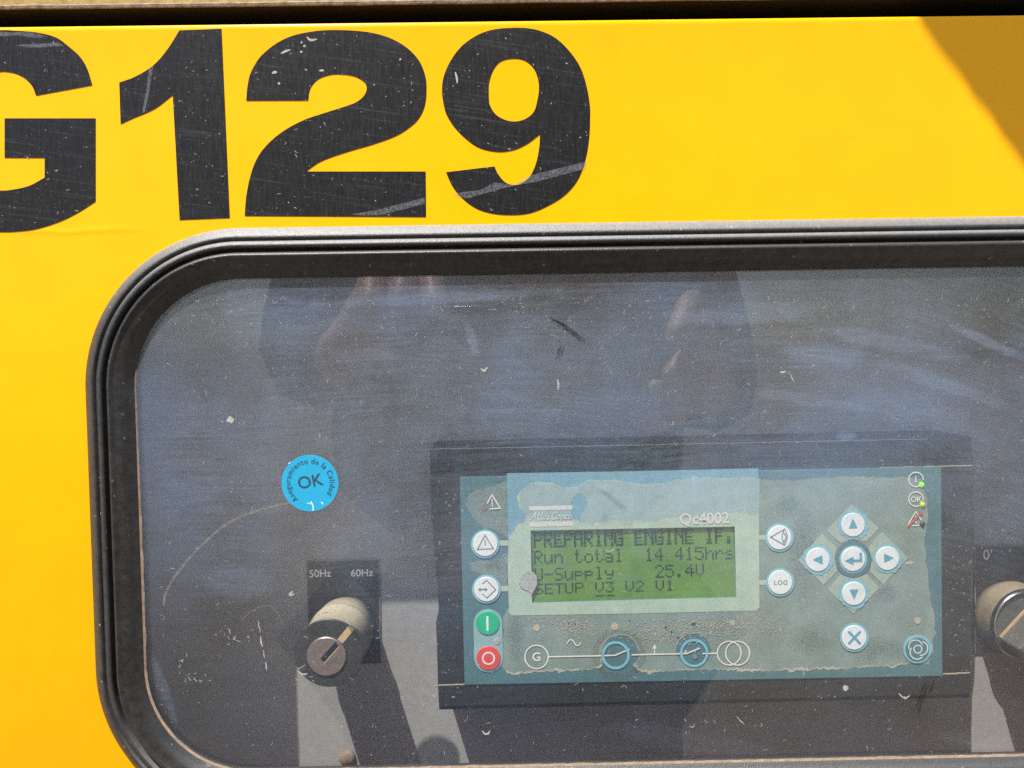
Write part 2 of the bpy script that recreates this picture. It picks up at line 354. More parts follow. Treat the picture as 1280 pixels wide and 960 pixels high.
def lathe(c, prof, n=64):
    """solid of revolution about the y axis through c = (x, z); prof = [(radius, y)]"""
    V, Fc = [], []
    for r, y in prof:
        for i in range(n):
            a = 2*math.pi*i/n; V.append((c[0]+r*math.cos(a), y, c[1]+r*math.sin(a)))
    for j in range(len(prof)-1):
        for i in range(n):
            a, b = j*n+i, j*n+(i+1) % n; Fc.append((a, a+n, b+n, b))
    if prof[0][0] > 1e-6: Fc.append(tuple(range(n)))
    if prof[-1][0] > 1e-6: Fc.append(tuple(reversed(range((len(prof)-1)*n, len(prof)*n))))
    return mesh(V, Fc)
def box(x0, x1, y0, y1, z0, z1):
    V = [(x, y, z) for x in (x0, x1) for y in (y0, y1) for z in (z0, z1)]
    return mesh(V, [(0,1,3,2), (4,6,7,5), (0,4,5,1), (2,3,7,6), (0,2,6,4), (1,5,7,3)])
def text(body, size, y, at=(0,0), rot=0.0, bold=0.0, align='CENTER', squeeze=1.0, arc=None, space=1.0):
    """lettering lying flat at depth y; at = world (x, z) mm; arc = (radius, mid angle) bends it clockwise round at"""
    cu = bpy.data.curves.new('f', 'FONT'); cu.body = body; cu.size = size; cu.align_x = align; cu.align_y = 'CENTER'; cu.offset = bold; cu.resolution_u = 4; cu.space_character = space
    o = bpy.data.objects.new('t', cu); COL.objects.link(o)
    me = bpy.data.meshes.new_from_object(o.evaluated_get(bpy.context.evaluated_depsgraph_get()))
    bpy.data.objects.remove(o); bpy.data.curves.remove(cu)
    ca, sa = math.cos(rot), math.sin(rot)
    for v in me.vertices:
        x, z = v.co.x*squeeze, v.co.y
        if arc:
            r = arc[0]+z; a = arc[1]-x/arc[0]; x, z = r*math.cos(a), r*math.sin(a)
        v.co = (at[0]+x*ca-z*sa, y, at[1]+x*sa+z*ca)
    return me
def flip_front(me):
    return me

# ---------------------------------------------------------------- setting: the ground the machine stands on
g = link('ground', mesh([(-60000,-60000,-1150), (60000,-60000,-1150), (60000,60000,-1150), (-60000,60000,-1150)], [(0,1,2,3)]), M['dirt'])
tag(g, 'dry bare earth yard in front of the machine', None, None, 'structure')

# ---------------------------------------------------------------- window outline
WX0 = W(108.5, 500).x; WZ1 = W(650, 280.3).z; WZ0 = W(560, 1018).z; WX1 = W(1500, 500).x; RC = 57.0
def rr(inset, n=28, m=1):
    x0, x1, z0, z1, r = WX0+inset, WX1-inset, WZ0+inset, WZ1-inset, RC-inset
    out = []
    for cx, cz, a in ((x1-r, z1-r, 0), (x0+r, z1-r, 90), (x0+r, z0+r, 180), (x1-r, z0+r, 270)):
        for i in range(n+1): out.append((cx+r*math.cos(R_(a+90*i/n)), cz+r*math.sin(R_(a+90*i/n))))
    return out
def sweep(prof, n=40):
    """prof: (inset from the outer edge, height towards the camera)"""
    V, Fc = [], []; K = len(rr(0, n))
    for ins, h in prof: V += [(x, -h, z) for x, z in rr(ins, n)]
    for j in range(len(prof)-1):
        for i in range(K):
            a, b = j*K+i, j*K+(i+1) % K; Fc.append((a, b, b+K, a+K))
    return mesh(V, Fc)

# ---------------------------------------------------------------- generator canopy: yellow sheet and its lettering
can = thing('generator_canopy', 'bright yellow steel generator canopy side with large black G129 lettering above the window', 'generator canopy', (0, 0, 60))
zt = W(640, 24).z; x0s, x1s = -520, 520
top_l, top_r = XZ(0, 31.5), XZ(1280, 16.5)
sl_ = (top_r[1]-top_l[1])/(top_r[0]-top_l[0])
sheet = [(x0s, -620), (x1s, -620), (x1s, top_r[1]+sl_*(x1s-top_r[0])), (x0s, top_l[1]+sl_*(x0s-top_l[0]))]
link('side_sheet', fill([sheet, rr(4.0, 24)], 0.0, 5.0, 2.3, 5), M['paint'], can)
G = [(6,148,'c'),(119.6,148,'c'),(119.6,252,'c'),(97.5,266),(75,277),(47,286),(24,289.3),(0,290),(-40,286),(-80,265),(-108,225),(-118,165),(-108,105),(-80,62),(-45,43),(0,37.9),(20,38.5),(45,40.6),(70,46.9),(87.5,59.4),(100,71),(108.7,85),(115.6,106.6,'c'),(45.2,119.6,'c'),(41,108.7),(33.7,100),(25,94.4),(15,91),(0,90),(-24,98),(-38,125),(-42,165),(-38,205),(-24,230),(0,238),(19,236.6),(37.5,232),(56,222,'c'),(56,197.4,'c'),(6,197.4,'c')]
ONE = [(224.4,38.1,'c'),(276.9,36,'c'),(287.2,272.5,'c'),(224.7,275,'c'),(216.1,119,'c'),(193.7,136),(162.5,149.8),(151,155.3,'c'),(149.3,103.4,'c'),(170,95.5),(192.5,81.2),(210,61)]
TWO = [(308,126,'c'),(309.5,108),(314,90),(328,68.5),(356,48.7),(390,39.6),(427.5,37.8),(469,42),(499,53.4),(521,72),(531.3,93.7),(533,115),(531,132),(525,146),(515.6,156.5),(497,169),(469,179.7),(431,191),(401,202),(382.5,214.4,'c'),(532,214.4,'c'),(532.5,271.3,'c'),(306,270,'c'),(308.4,242.5),(316,210.6),(328,188),(350.6,166.6),(379,150.6),(409,140.3),(440.6,130),(450,124.7),(456.5,117.5),(458.5,110),(455.6,103),(444,96),(427.5,93.2),(412.5,93.8),(397.5,99.4),(388,110.6),(385,125.8,'c')]
NINE = [(638.8,35),(615,37.5),(595,45),(576,59),(562,78.4),(554.4,97),(552.5,113),(554.4,130),(558,143),(568.4,159.5),(584,175),(600,185.3),(623,190),(642,187.7),(659,180),(675,168,'c'),(674,183.8),(670,204),(662,221),(651,229.8),(642,231.2),(632.5,228.6),(624.7,220.5),(620,212.7),(618.4,208,'c'),(557.5,215.3,'c'),(565,232),(576,246),(592,258.8),(610.6,266),(635.6,268.8),(662,266.6),(685.6,257),(706,244),(721.6,226),(731,202.5),(736,176),(737.5,148),(737,130),(732.5,105),(724.7,83),(710.6,62.8),(693.4,47),(674.7,38.6),(657.5,35.3)]
NINEH = [(642,73.4),(626,77),(617,87),(611.4,103.4),(610.8,114.4),(612,130),(618.4,141.7),(628,148.5),(642,152),(656,149),(667,140),(672,124),(673.6,111),(672.3,98.8),(667,85.5),(656,76)]
for nm, lps in (('G', [G]), ('1', [ONE]), ('2', [TWO]), ('9', [NINE, NINEH])):
    link('character_decal', fill([L2(spath(p), 0) for p in lps], -0.16, .12), M['vinyl'], can, 'black vinyl character '+nm)
# grazes and white drips on the lettering
bl = []
for pts in ([(383.5,46),(388,50),(396,49)], [(351,67),(357,64),(363,62)], [(340,91.5),(345,90),(346,91)], [(399,88.2),(405,88)], [(376,52.5),(378,53.5)], [(379,58),(382,57)], [(375,65),(378,64.5)], [(499.5,73.5),(501,75)], [(569,90),(571,97),(571.5,104)], [(347.5,103.5),(350,105)]):
    bl.append(ribbon(L2(spath([p for p in pts], 1.0, False), -.24), lambda t, q=rnd.uniform(.75, 1.1): q*(.35+math.sin(math.pi*min(.95, max(.05, t)))*.65), -.24))
o = link('white_drip', join(bl), M['lint'], can, 'pale bird-lime drips on the lettering'); o['kind'] = 'stuff'
gz = [fill([L2([(566,242),(600,238),(618,228),(640,231.5),(664,219),(733,202),(731,211),(676,226),(630,235),(585,248),(573,246)], 0)], -.22)]
gz += [fill([L2([(440,268),(470,263),(531,247),(531,255),(480,268),(455,270)], 0)], -.22), fill([L2([(187,85),(192,82),(186,120),(181,141),(178,141),(182,118)], 0)], -.22)]
gz += [fill([L2(ragged([(0,40),(40,41),(60,46),(48,48),(20,44),(0,46)], .8), 0)], -.22), fill([L2(ragged([(20,56),(75,54),(80,58),(40,60)], 1), 0)], -.22)]
link('graze', join(gz), M['graze'], can, 'grey grazes across the black lettering')['kind'] = 'stuff'

# ---------------------------------------------------------------- roof edge above the dark gap
roof = thing('roof_edge', 'rusty olive roof edge above the dark slot over the yellow side', 'roof edge', (0, 10, 150))
rl, rrr = XZ(0, 11.5, 2), XZ(640, 3.2, 2); rs = (rrr[1]-rl[1])/(rrr[0]-rl[0])
def zl(x): return rl[1]+rs*(x-rl[0])
V = []
NX = 80
prof = [(21,-.1), (2.6,0.0), (2.2,.25), (2.0,1.1), (2.3,1.6), (4.0,1.9), (5.2,9), (8,42), (120,60)]
for i in range(NX+1):
    x = -520+1040*i/NX; w1 = .25*mnoise.noise(Vector((x*.05,0,0)))+.12*mnoise.noise(Vector((x*.3,4,0)))
    for j, (y, h) in enumerate(prof): V.append((x, y+.3*w1, zl(x)+h+w1))
K = len(prof); Fc = [(i*K+j, (i+1)*K+j, (i+1)*K+j+1, i*K+j+1) for i in range(NX) for j in range(K-1)]
me = mesh(V, Fc); ob = link('roof_lip', me, [M['rust'], M['olive'], M['gap']], roof)
for p in ob.data.polygons: p.material_index = (2, 0, 0, 0, 0, 1, 1, 1)[p.index % (K-1)]  # underside of the lip painted dark as slot shade
za, zb = zl(-520)+1.5, zl(520)+1.5
dark_sheet = mesh([(-520,20.5,60),(520,20.5,60),(520,20.5,zb),(-520,20.5,za),(-520,23,60),(520,23,60),(520,23,zb),(-520,23,za)], [(0,1,2,3),(5,4,7,6),(3,2,6,7),(0,4,5,1),(1,5,6,2),(4,0,3,7)])
link('slot_shade', join([dark_sheet, box(-520,520,4.2,20.4,top_l[1]-12,top_l[1]-10)]), M['gap'], roof)  # dark sheets placed as the shade in the slot

# ---------------------------------------------------------------- viewing window: gasket, filler strip, pane
win = thing('viewing_window', 'rounded viewing window of dusty clear acrylic held in a ribbed black rubber gasket', 'window', (20, 0, -45))
link('gasket', sweep([(-.2,-.2),(-.1,.5),(.3,1.1),(1.4,2.1),(2.8,3.2),(3.7,3.7),(4.2,3.6),(4.5,2.7),(4.8,2.6),(5.1,3.2),(5.8,4.0),(6.6,4.5),(7.3,4.4),(7.7,3.6),(7.9,1.4),(9.4,1.4)]), M['rubber'], win, smooth=True)
link('filler_strip', sweep([(9.4,1.4),(9.0,3.4),(9.3,4.3),(9.9,5.0),(10.6,5.2),(11.1,4.6),(12.2,4.2),(13.6,3.85),(14.7,3.3),(15.4,2.5),(16.6,1.2),(17.6,.62),(18.0,.1),(17.9,-2.5),(12,-2.5)]), M['rubber2'], win, smooth=True)
pl = rr(15.2, 24); K = len(pl)
V = [(x, -.3, z) for x, z in pl]+[(x, 1.6, z) for x, z in pl]
me = mesh(V, [tuple(range(K)), tuple(reversed(range(K, 2*K)))]+[(i, i+K, (i+1) % K+K, (i+1) % K) for i in range(K)])
pane = link('pane', me, [M['pane_front'], M['pane_back']], win)
for p in pane.data.polygons: p.material_index = 0 if p.index == 0 else 1
# brown silt caught where the pane meets the rubber
base = rr(17.95, 60); n = len(base); per = []
for i in range(n):
    a, b = Vector(base[i]), Vector(base[(i+1) % n]); k = max(1, int((b-a).length/1.2)); per += [a.lerp(b, j/k) for j in range(k)]
V, Fc = [], []; n = len(per)
for i, p in enumerate(per):
    t = (per[(i+1) % n]-per[i-1]).normalized(); nn = Vector((-t.y, t.x))
    low = max(0, min(1, (10-p.y)/70)); w = (.05+.46*low)*(1+.6*mnoise.noise(Vector((p.x*.15, p.y*.15, 0)))+.35*mnoise.noise(Vector((p.x*.9, p.y*.9, 3))))
    V += [(p.x-nn.x*(.35 if low > .02 else -.1), -.66 if low > .02 else -.2, p.y-nn.y*(.35 if low > .02 else -.1)), (p.x+nn.x*max(.05, w), -.36 if low > .02 else -.2, p.y+nn.y*max(.05, w))]
Fc = [(2*i, 2*((i+1) % n), 2*((i+1) % n)+1, 2*i+1) for i in range(n) if per[i].y < 8]
link('silt_line', mesh(V, Fc), M['tan'], win, 'tan line of silt along the foot of the pane')['kind'] = 'stuff'

def fleck(c, L, w, y, curl):
    pts = []; a = rnd.uniform(0, 6.28); p = Vector(c); k = rnd.randint(3, 6)
    for i in range(k+1):
        pts.append((p.x, p.y)); a += rnd.uniform(-curl, curl); p = p+Vector((math.cos(a), math.sin(a)))*L/k
    return ribbon(pts, lambda t: w*(.5+rnd.random()*.8), y)
fl = []
for i in range(1400):
    px, py = rnd.uniform(186, 1290), 372+573*rnd.random()**1.7
    fl.append(fleck(XZ(px, py), rnd.choice((.25,.3,.4,.5,.6,.8,1.2,1.8)), rnd.uniform(.07,.17), -.34-i*.00002, 1.1))
for (px, py, sx, sy, k) in ((240,845,22,12,12),(225,830,10,8,6),(285,790,12,10,6),(300,800,20,6,6),(540,870,30,15,8),(880,905,40,12,8),(1020,760,20,60,8)):
    for i in range(k): fl.append(fleck(XZ(rnd.gauss(px, sx/2), rnd.gauss(py, sy/2)), rnd.uniform(.6,1.8), rnd.uniform(.10,.24), -.36, 1.3))
link('lint_fleck', join(fl), M['lint'], win, 'pale lint and dried flecks on the pane')['kind'] = 'stuff'
ms = []
for pts, w in (([(323,775),(326,790)], 1.3), ([(326.5,794),(327,803),(329,808)], 2.0), ([(329.5,812),(331.5,822)], 1.4), ([(332.5,827),(334,838)], 1.6), ([(601,460),(605,463),(609,459)], 3.0), ([(540,868),(545,871)], 1.6), ([(603,913),(607,917),(613,913)], 3), ([(974,466),(982,464)], 3), ([(987,467),(992,478)], 1.5), ([(697,474),(698,487)], 2.5), ([(1123,866),(1130,872),(1137,869)], 2.5), ([(1130,703),(1142,702)], 3.2), ([(366,738),(363,743),(368,742)], 3), ([(372,838),(378,842),(385,841)], 2.2), ([(768,686),(762,689),(757,688)], 1.8), ([(920,895),(930,905)], 1.2)):
    q = ragged(spath(pts, 1.0, False), .7, 1.0, 1.2, seed=int(pts[0][0]), closed=False)
    ms.append(ribbon(L2(q, 0), lambda t, w=w: w/3.45*(.35+.65*math.sin(math.pi*min(.93, max(.07, t))))*rnd.uniform(.6, 1.1), -.42))
ms += [fill([L2(ragged(circ((288,525), 4.2, 16), 2.0, 1, .8, 3), -.43)], -.43), fill([L2(ragged(circ((1057,860), 3.6, 16), .8, 1, .8, 5), -.43)], -.43)]
link('dried_drip', join(ms), M['lint'], win, 'whitish dried drips on the pane')['kind'] = 'stuff'
ms = [rib(spath([(205,757),(206,745),(214,728),(225,712),(240,694),(258,676),(282,656),(310,642),(345,632),(370,627)], 2, False), 3.0, -.37),
      rib(spath([(302,775),(315,764),(335,757),(348,768),(353,780)], 2, False), .8, -.37)]
link('brown_smear', join(ms), M['smear2'], win, 'thin brown wiped arc on the pane')['kind'] = 'stuff'
ms = []
for p, w in (([(690,400),(705,408),(718,418),(730,428),(741,436)], 8), ([(684,396),(700,404),(716,412)], 5), ([(704,430),(700,440),(697,450)], 7), ([(1160,845),(1148,880),(1143,900)], 8), ([(1168,848),(1160,872)], 4)):
    for k in range(int(w)+1):
        u0 = rnd.uniform(-.5, .5)*w; v0 = rnd.uniform(-.5, .5)*w*.6; pp = spath(p, 1.5, False); a0 = rnd.uniform(0, .3); a1 = rnd.uniform(.7, 1)
        pp = pp[int(a0*len(pp)):max(int(a0*len(pp))+3, int(a1*len(pp)))]
        q = ragged([(x+u0, y+v0) for x, y in pp], .8, 1.2, .9, seed=int(p[0][0])+k, closed=False)
        ms.append(ribbon(L2(q, 0), lambda t: rnd.uniform(.7, 1.9)/3.45*(.3+.7*math.sin(math.pi*min(.93, max(.07, t)))), -.41-len(ms)*.0004))
link('dark_scuff', join(ms), M['scuff'], win, 'dark rubbed scuffs on the pane')['kind'] = 'stuff'

# lint and dust flecks on lettering and rubber
fl = []
for i in range(180):
    lp = rnd.choice((G, ONE, TWO, NINE)); xs = [p[0] for p in lp]; ys = [p[1] for p in lp]
    px, py = rnd.uniform(max(0, min(xs)), max(xs)), rnd.uniform(min(ys), max(ys))
    ok = False
    for k in range(1):
        poly = [Vector(p[:2]) for p in spath(lp, 6)]; c = False; j = len(poly)-1
        for i2 in range(len(poly)):
            a, b2 = poly[i2], poly[j]
            if (a.y > py) != (b2.y > py) and px < (b2.x-a.x)*(py-a.y)/(b2.y-a.y)+a.x: c = not c
            j = i2
        ok = c
    if lp is NINE and ((px-642)/33)**2+((py-112)/41)**2 < 1: ok = False
    if ok: fl.append(fleck(XZ(px, py), rnd.choice((.4,.5,.8,1.3)), rnd.uniform(.10,.20), -.20, 1.3))
link('dust_fleck', join(fl), M['lint'], can, 'pale flecks on the black lettering')['kind'] = 'stuff'

# ---------------------------------------------------------------- instrument board behind the window
YB = 60.0
board = thing('instrument_board', 'charcoal instrument board seen through the dusty window', 'instrument board', (40, YB, -60))
link('board_plate', box(-330, 420, YB, YB+2, -330, 118), M['board'], board)
link('housing_wall', join([box(-330,420,4.5,YB,116,118), box(-330,420,4.5,YB,-330,-328), box(-330,-328,4.5,YB,-328,116), box(418,420,4.5,YB,-328,116)]), M['board'], board)

# ---------------------------------------------------------------- engine controller
YF = 30.0
def PF(px, py): return XZ(px, py, YF)
ctl = thing('engine_controller', 'black engine controller with faded teal keypad, green text screen and white round buttons', 'controller', (*W(878, 720, YF),)[:3])
# housing: straight sides, front face, sloping bands above and below
def dl(pts, d): return [(x, d, z) for x, z in L2(pts, d)]
left = [(537.5,560),(538,600),(539,640),(543,690),(547,735),(548.5,762),(545,778),(546,800),(547.5,856),(549,887)]
right = [(1213.5,545.5),(1216,574),(1217.5,610),(1218.5,640),(1217.5,690),(1214,720),(1213,760),(1213,800),(1213,841),(1212,872)]
pxs = []
n = len(left); V = []; Fc = []
dep = [33.6,32.4,31.4,31.1,31.1,31.1,31.1,31.1,31.1,33.0]
rowl = [560,590,600,640,700,740,765,800,856,887]
for i in range(n):
    l, r = left[i], right[i]
    # profile rows run straight across; the moulded sides bulge a little
    for j in range(9):
        t = j/8; px = l[0]+(r[0]-l[0])*t; py = l[1]+(r[1]-l[1])*t
        x, z = XZ(px, py, dep[i]); V.append((x, dep[i], z))
    for s, q in ((0, l), (1, r)):
        x, z = XZ(q[0], q[1], dep[i]); V.append((x, YB-.05, z))
m_ = 11
for i in range(n-1):
    a, b = i*m_, (i+1)*m_
    for j in range(8): Fc.append((a+j, b+j, b+j+1, a+j+1))
    Fc += [(a+9, b+9, b, a), (a+8, b+8, b+10, a+10)]
Fc.append(tuple(list(range(0, 9))+[10, 9])); e = (n-1)*m_; Fc.append(tuple(reversed(list(range(e, e+9))+[e+10, e+9])))
link('casing', mesh(V, Fc), M['bezel'], ctl)
# raised lower band and upper ridge catch the light along their edges
lb = fill([L2([(547.5,857.2),(880,849.5),(1213,841.8),(1212,868),(549,883)], 30.5)], 30.5, 1.2, .25)
ub = fill([L2([(538,563),(880,555.5),(1214,547.5),(1215.5,572),(880,581),(538.5,588)], 31.6)], 31.6, 1.8, .3)
link('casing_ridge', lb, M['bezel'], ctl); link('casing_ridge', ub, M['bezel'], ctl)
link('ridge_glint', join([rib(ragged([(548,856.3),(581,855.3)], .4, closed=False), 1.6, 30.4), rib(ragged([(1179,842.2),(1212.5,841.0)], .5, closed=False), 1.8, 30.4), rib(ragged([(538,561.3),(760,557),(1000,552),(1160,548.5)], .5, closed=False), 1.0, 31.5), rib(ragged([(1100,584.5),(1177,582.6),(1216,582)], .5, closed=False), 1.0, 30.9)]), M['dotcream'], ctl)['kind'] = 'stuff'  # cream lines painted in for the sun catching the ridge edges
ms = []
for i in range(70):
    px, py = rnd.choice(((rnd.uniform(540,573), rnd.uniform(600,850)), (rnd.uniform(1182,1212), rnd.uniform(600,838)), (rnd.uniform(545,1210), rnd.uniform(858,872))))
    ms.append(fleck(XZ(px, py, 30.4), rnd.uniform(.4,1.4), rnd.uniform(.1,.25), 30.35, 1.2))
link('grit_fleck', join(ms), M['dotcream'], ctl)['kind'] = 'stuff'

LCDW = [(663.3,663.2),(918.3,658.2),(920.4,746.5),(665.2,753.2)]
plate = link('faceplate', fill([L2([(575,596.5),(880,590),(1176.5,583.3),(1178.2,845),(880,850.5),(580.5,856)], YF), L2(LCDW, YF)], YF, 1.6, .12), M['teal'], ctl)
def sub(name, me, mat, label=None, stuff=False, parent=None):
    o = link(name, me, mat, parent or plate, label)
    if stuff: o['kind'] = 'stuff'
    return o
yy = YF-.05
# grey flaking film round the upper warning mark, faded film over the right and lower field
sub('peeled_film', fill([L2(ragged([(586,618),(592,612),(604,612),(612,608),(622,606),(634,602),(634,672),(622,664),(604,660),(596,652),(586,640),(582,630)], 2.0, 1.2, .3, 3), yy)], yy), M['film_grey'], 'grey flaking patch of the keypad film')
sub('peeled_film', fill([L2(ragged([(622,700),(634,690),(634,735),(612,744),(600,716),(590,714),(586,702)], 2, 1.2, .3, 5), yy)], yy), M['film_grey'])
right_edge = ragged([(1136,597),(1152,600),(1158,625),(1160,645),(1155,672),(1157,705),(1160,718),(1162,750),(1168,770),(1169,792),(1164,800),(1166,815),(1160,830)], 1.6, 1.5, .35, 2, False)
bot = ragged([(1138,830),(1128,831),(1115,834),(1100,833),(1060,836),(1000,838),(960,839),(900,838),(850,838),(806,841),(799,838),(792,830)], 2.2, 1.2, .5, 4, False)
ring1 = [(775+24*math.cos(a)+rnd.uniform(-1,1), 817-24*math.sin(a)+rnd.uniform(-1.2,1.2)) for a in [R_(-20+i*14) for i in range(17)]]
bot2 = ragged([(752,832),(738,838),(700,839),(668,841),(655,842),(640,843),(634,840)], 2.0, 1.2, .5, 6, False)
lefte = ragged([(628,836),(624,815),(630,790),(628,770),(634,762)], 1.6, 1.5, .4, 8, False)
top = ragged([(948,600),(990,601),(1020,598),(1060,596),(1100,597),(1136,597)], 1.2, 1.5, .4, 9, False)
hole2 = [(867+21.5*math.cos(R_(i*9))*(1+.0)+rnd.uniform(-1,1), 812-21*math.sin(R_(i*9))+rnd.uniform(-1,1)) for i in range(40)]
fieldp = [(948,600)]+top+right_edge+bot+ring1+bot2+lefte+[(948,762)]
fieldp = [fieldp[i] for i in range(len(fieldp)) if i == 0 or (Vector(fieldp[i])-Vector(fieldp[i-1])).length > .3]
sub('faded_film', fill([L2(fieldp, yy), L2(hole2, yy)], yy), M['film'], 'faded grey green film with a torn edge')
# chalky rim along the torn edge
yc = YF-.09
ms = []
for path, w in ((bot, 4.0), (bot2, 4.0), (right_edge, 1.1), (top, .9)):
    q = [(p[0]+rnd.uniform(-.5,.5), p[1]-(1.2 if path in (bot, bot2) else 0)+rnd.uniform(-.6,.6)) for p in path]
    ph = rnd.uniform(0, 99)
    ms.append(ribbon(L2(q, yc), lambda t, w=w, ph=ph: w/4.2*max(.12, .55+1.1*mnoise.noise(Vector((t*14, ph, 0)))), yc)); yc -= .004
for rg, w in ((ring1[2:-2], .8), (hole2[1:19], .7)): ms.append(rib(rg, w, yc)); yc -= .004
sub('torn_rim', join(ms), M['cream'], 'chalky torn rim of the film', True)
sub('brown_stain', join([fill([L2(ragged(circ((774,818), 33, 50), 3, 1.5, .3, 5), YF-.075), L2(ragged(circ((774,817), 25.5, 40), 1.5, 1.5, .5, 6), YF-.075)], YF-.075)]), m_film('rusty_stain', (.20,.13,.075), .30), 'brown stain round the first breaker mark')
gr_d = m_film('dark_grime', (.08,.125,.12), .09); gr_l = m_film('pale_bloom', (.36,.42,.36), .20)
def smudge(cx, cy, rx, ry, mat, k):
    for i in range(4):
        f = 1-.2*i; y = YF-.055-k*.0012-i*.0003
        sub('grime_smudge' if mat is gr_d else 'pale_smudge', fill([L2(ragged([(cx+rx*f*math.cos(R_(a)), cy+ry*f*math.sin(R_(a))) for a in range(0, 360, 12)], 3.0, 2, .25, k+i*3), y)], y), mat, None, True)
for k, (cx, cy, rx, ry, m) in enumerate(((644,795,12,34,gr_d),(618,708,14,8,gr_d),(1003,690,20,56,gr_d),(1096,812,38,16,gr_d),(1106,742,20,14,gr_d),(1010,800,26,20,gr_d),(960,800,22,26,gr_l),(1142,770,20,34,gr_l),(1110,615,30,10,gr_l),(985,632,22,14,gr_d),(735,800,26,22,gr_l))): smudge(cx, cy, rx, ry, m, k)
# screen surround
yb = YF-.12
sub('screen_surround', fill([L2([(633.5,591.5),(790,589),(948,585.5),(948.5,700),(949,760),(945,763),(790,766.5),(640,769),(636.5,766)], yb), L2(LCDW, yb)], yb), M['skyfilm'])
yb -= .05
pale = ragged([(652,612),(664,604),(690,603),(704,610),(722,608),(735,600),(770,600),(800,606),(828,604),(846,600),(870,596),(900,598),(930,597),(948.4,598)], 1.8, 1.2, .4, 11, False)+[(948.6,650),(949.3,760),(945.2,763.3),(790,766.9),(640,769.4),(636.2,766.2),(634.4,700)]+ragged([(636.5,672),(648,655),(656,652),(658,640),(650,636),(646,622),(652,612)], 1.6, 1.2, .45, 12, False)
blot = ragged([(716,622),(724,616),(732,622),(734,632),(727,640),(725,650),(718,650),(714,640),(712,632)], 1.6, 1.0, .5, 13)
sub('pale_film', fill([L2(pale, yb), L2(LCDW, yb), L2(blot, yb)], yb), M['pale'], 'pale green film peeling off the screen surround')
milk = ragged([(651,613),(664,605),(690,604),(704,611),(722,609),(735,601),(770,601),(800,607),(828,605),(846,601),(870,597),(900,599),(930,598),(948.0,599)], 1.6, 1.2, .4, 11, False)+[(948.2,640)]+ragged([(947,643),(915,640),(880,648),(840,646),(815,652),(770,650),(738,654),(718,652),(700,650),(690,644),(664,646),(655,640),(648,628)], 2.2, 1.2, .4, 17, False)
ybm = yb-.02
sub('haze_film', fill([L2(milk, ybm), L2(blot, ybm)], ybm), M['milky'], 'milky blue grey haze painted along the top of the screen surround')  # bluish haze over the upper surround, painted as a ragged layer
sub('link_bar', join([fill([L2(q, yb)], yb) for q in ([(624,675.5),(635.2,675.2),(635.2,682),(624,682.3)], [(625,732.5),(635.8,732.2),(635.8,739),(625,739.3)])]), M['pale'])
sub('link_bar', join([fill([L2(q, yb)], yb) for q in ([(948.8,669),(960,668.7),(960,674.6),(948.8,674.8)], [(949,725),(960,724.8),(960,731),(949,731.2)])]), M['pale'])
blob = ragged([(650,722),(656,714),(664,713),(671,720),(672,730),(668,738),(664,745),(660,739),(653,736),(649,730)], 1.2, 1.0, .5, 14)
sub('grey_smudge', fill([L2(blob, yb-.25)], yb-.25, .2, .08), M['lump'], 'lump of grey dried dirt at the edge of the screen')
# speckle of chalky dust
ms = []
def dots(px, py, sx, sy, k, r0, r1):
    for _ in range(k):
        x, y = rnd.gauss(px, sx), rnd.gauss(py, sy)
        if y < 771-(x-640)*.02 or y > 836: continue
        r = rnd.uniform(r0, r1); c = XZ(x, y, YF-.2)
        ms.append(mesh([(c[0]+r*math.cos(a)*rnd.uniform(.5,1.3), YF-.2-len(ms)*.00005, c[1]+r*math.sin(a)*rnd.uniform(.5,1.3)) for a in (0,1.05,2.1,3.1,4.2,5.2)], [(0,1,2,3,4,5)]))
dots(716,781,17,8,420,.10,.34); dots(822,792,25,9,380,.10,.36); dots(890,782,28,10,620,.10,.36); dots(952,778,14,12,160,.10,.3); dots(672,774,14,4,120,.1,.26)
dots(800,800,90,16,260,.07,.18)
sub('chalk_speck', join(ms), M['dotcream'], 'cream dust specks under the screen', True)
ms = []
for x, y, r in ((711,779,1.0),(719,780,1.2),(727,783,.9),(832,784,1.4),(839,790,1.3),(867,780,2.6),(848,797,1.3),(787,776,.8),(842,776,.7)):
    ms.append(fill([L2(ragged(circ((x,y), r, 10), .5, 1, 1.5, int(x)), YF-.26)], YF-.26))
sub('dark_pit', join(ms), M['dotdark'], None, True)
for x, y, r in ((670.5,784.6,4.6),(768.5,783,4.8),(915.5,778.5,3.6),(1147,775.5,4.2),(857,814,1.8)):
    sub('lamp_dot', fill([L2(ragged(circ((x,y), r, 20), .35, 1, .9, int(x)), YF-.24)], YF-.24), M['dotcream'])
sub('lamp_dot', fill([L2(circ((606,634.5), 3.4, 20), YF-.24)], YF-.24), plain('dull_pink_lamp', (.30,.16,.13), .5), 'dull pink lamp dot by the upper warning mark')
sub('grey_smudge', fill([L2(ragged(circ((868.5,820.5), 3.6, 16), .6, 1, .6, 4), YF-.32)], YF-.32), M['film_grey'])
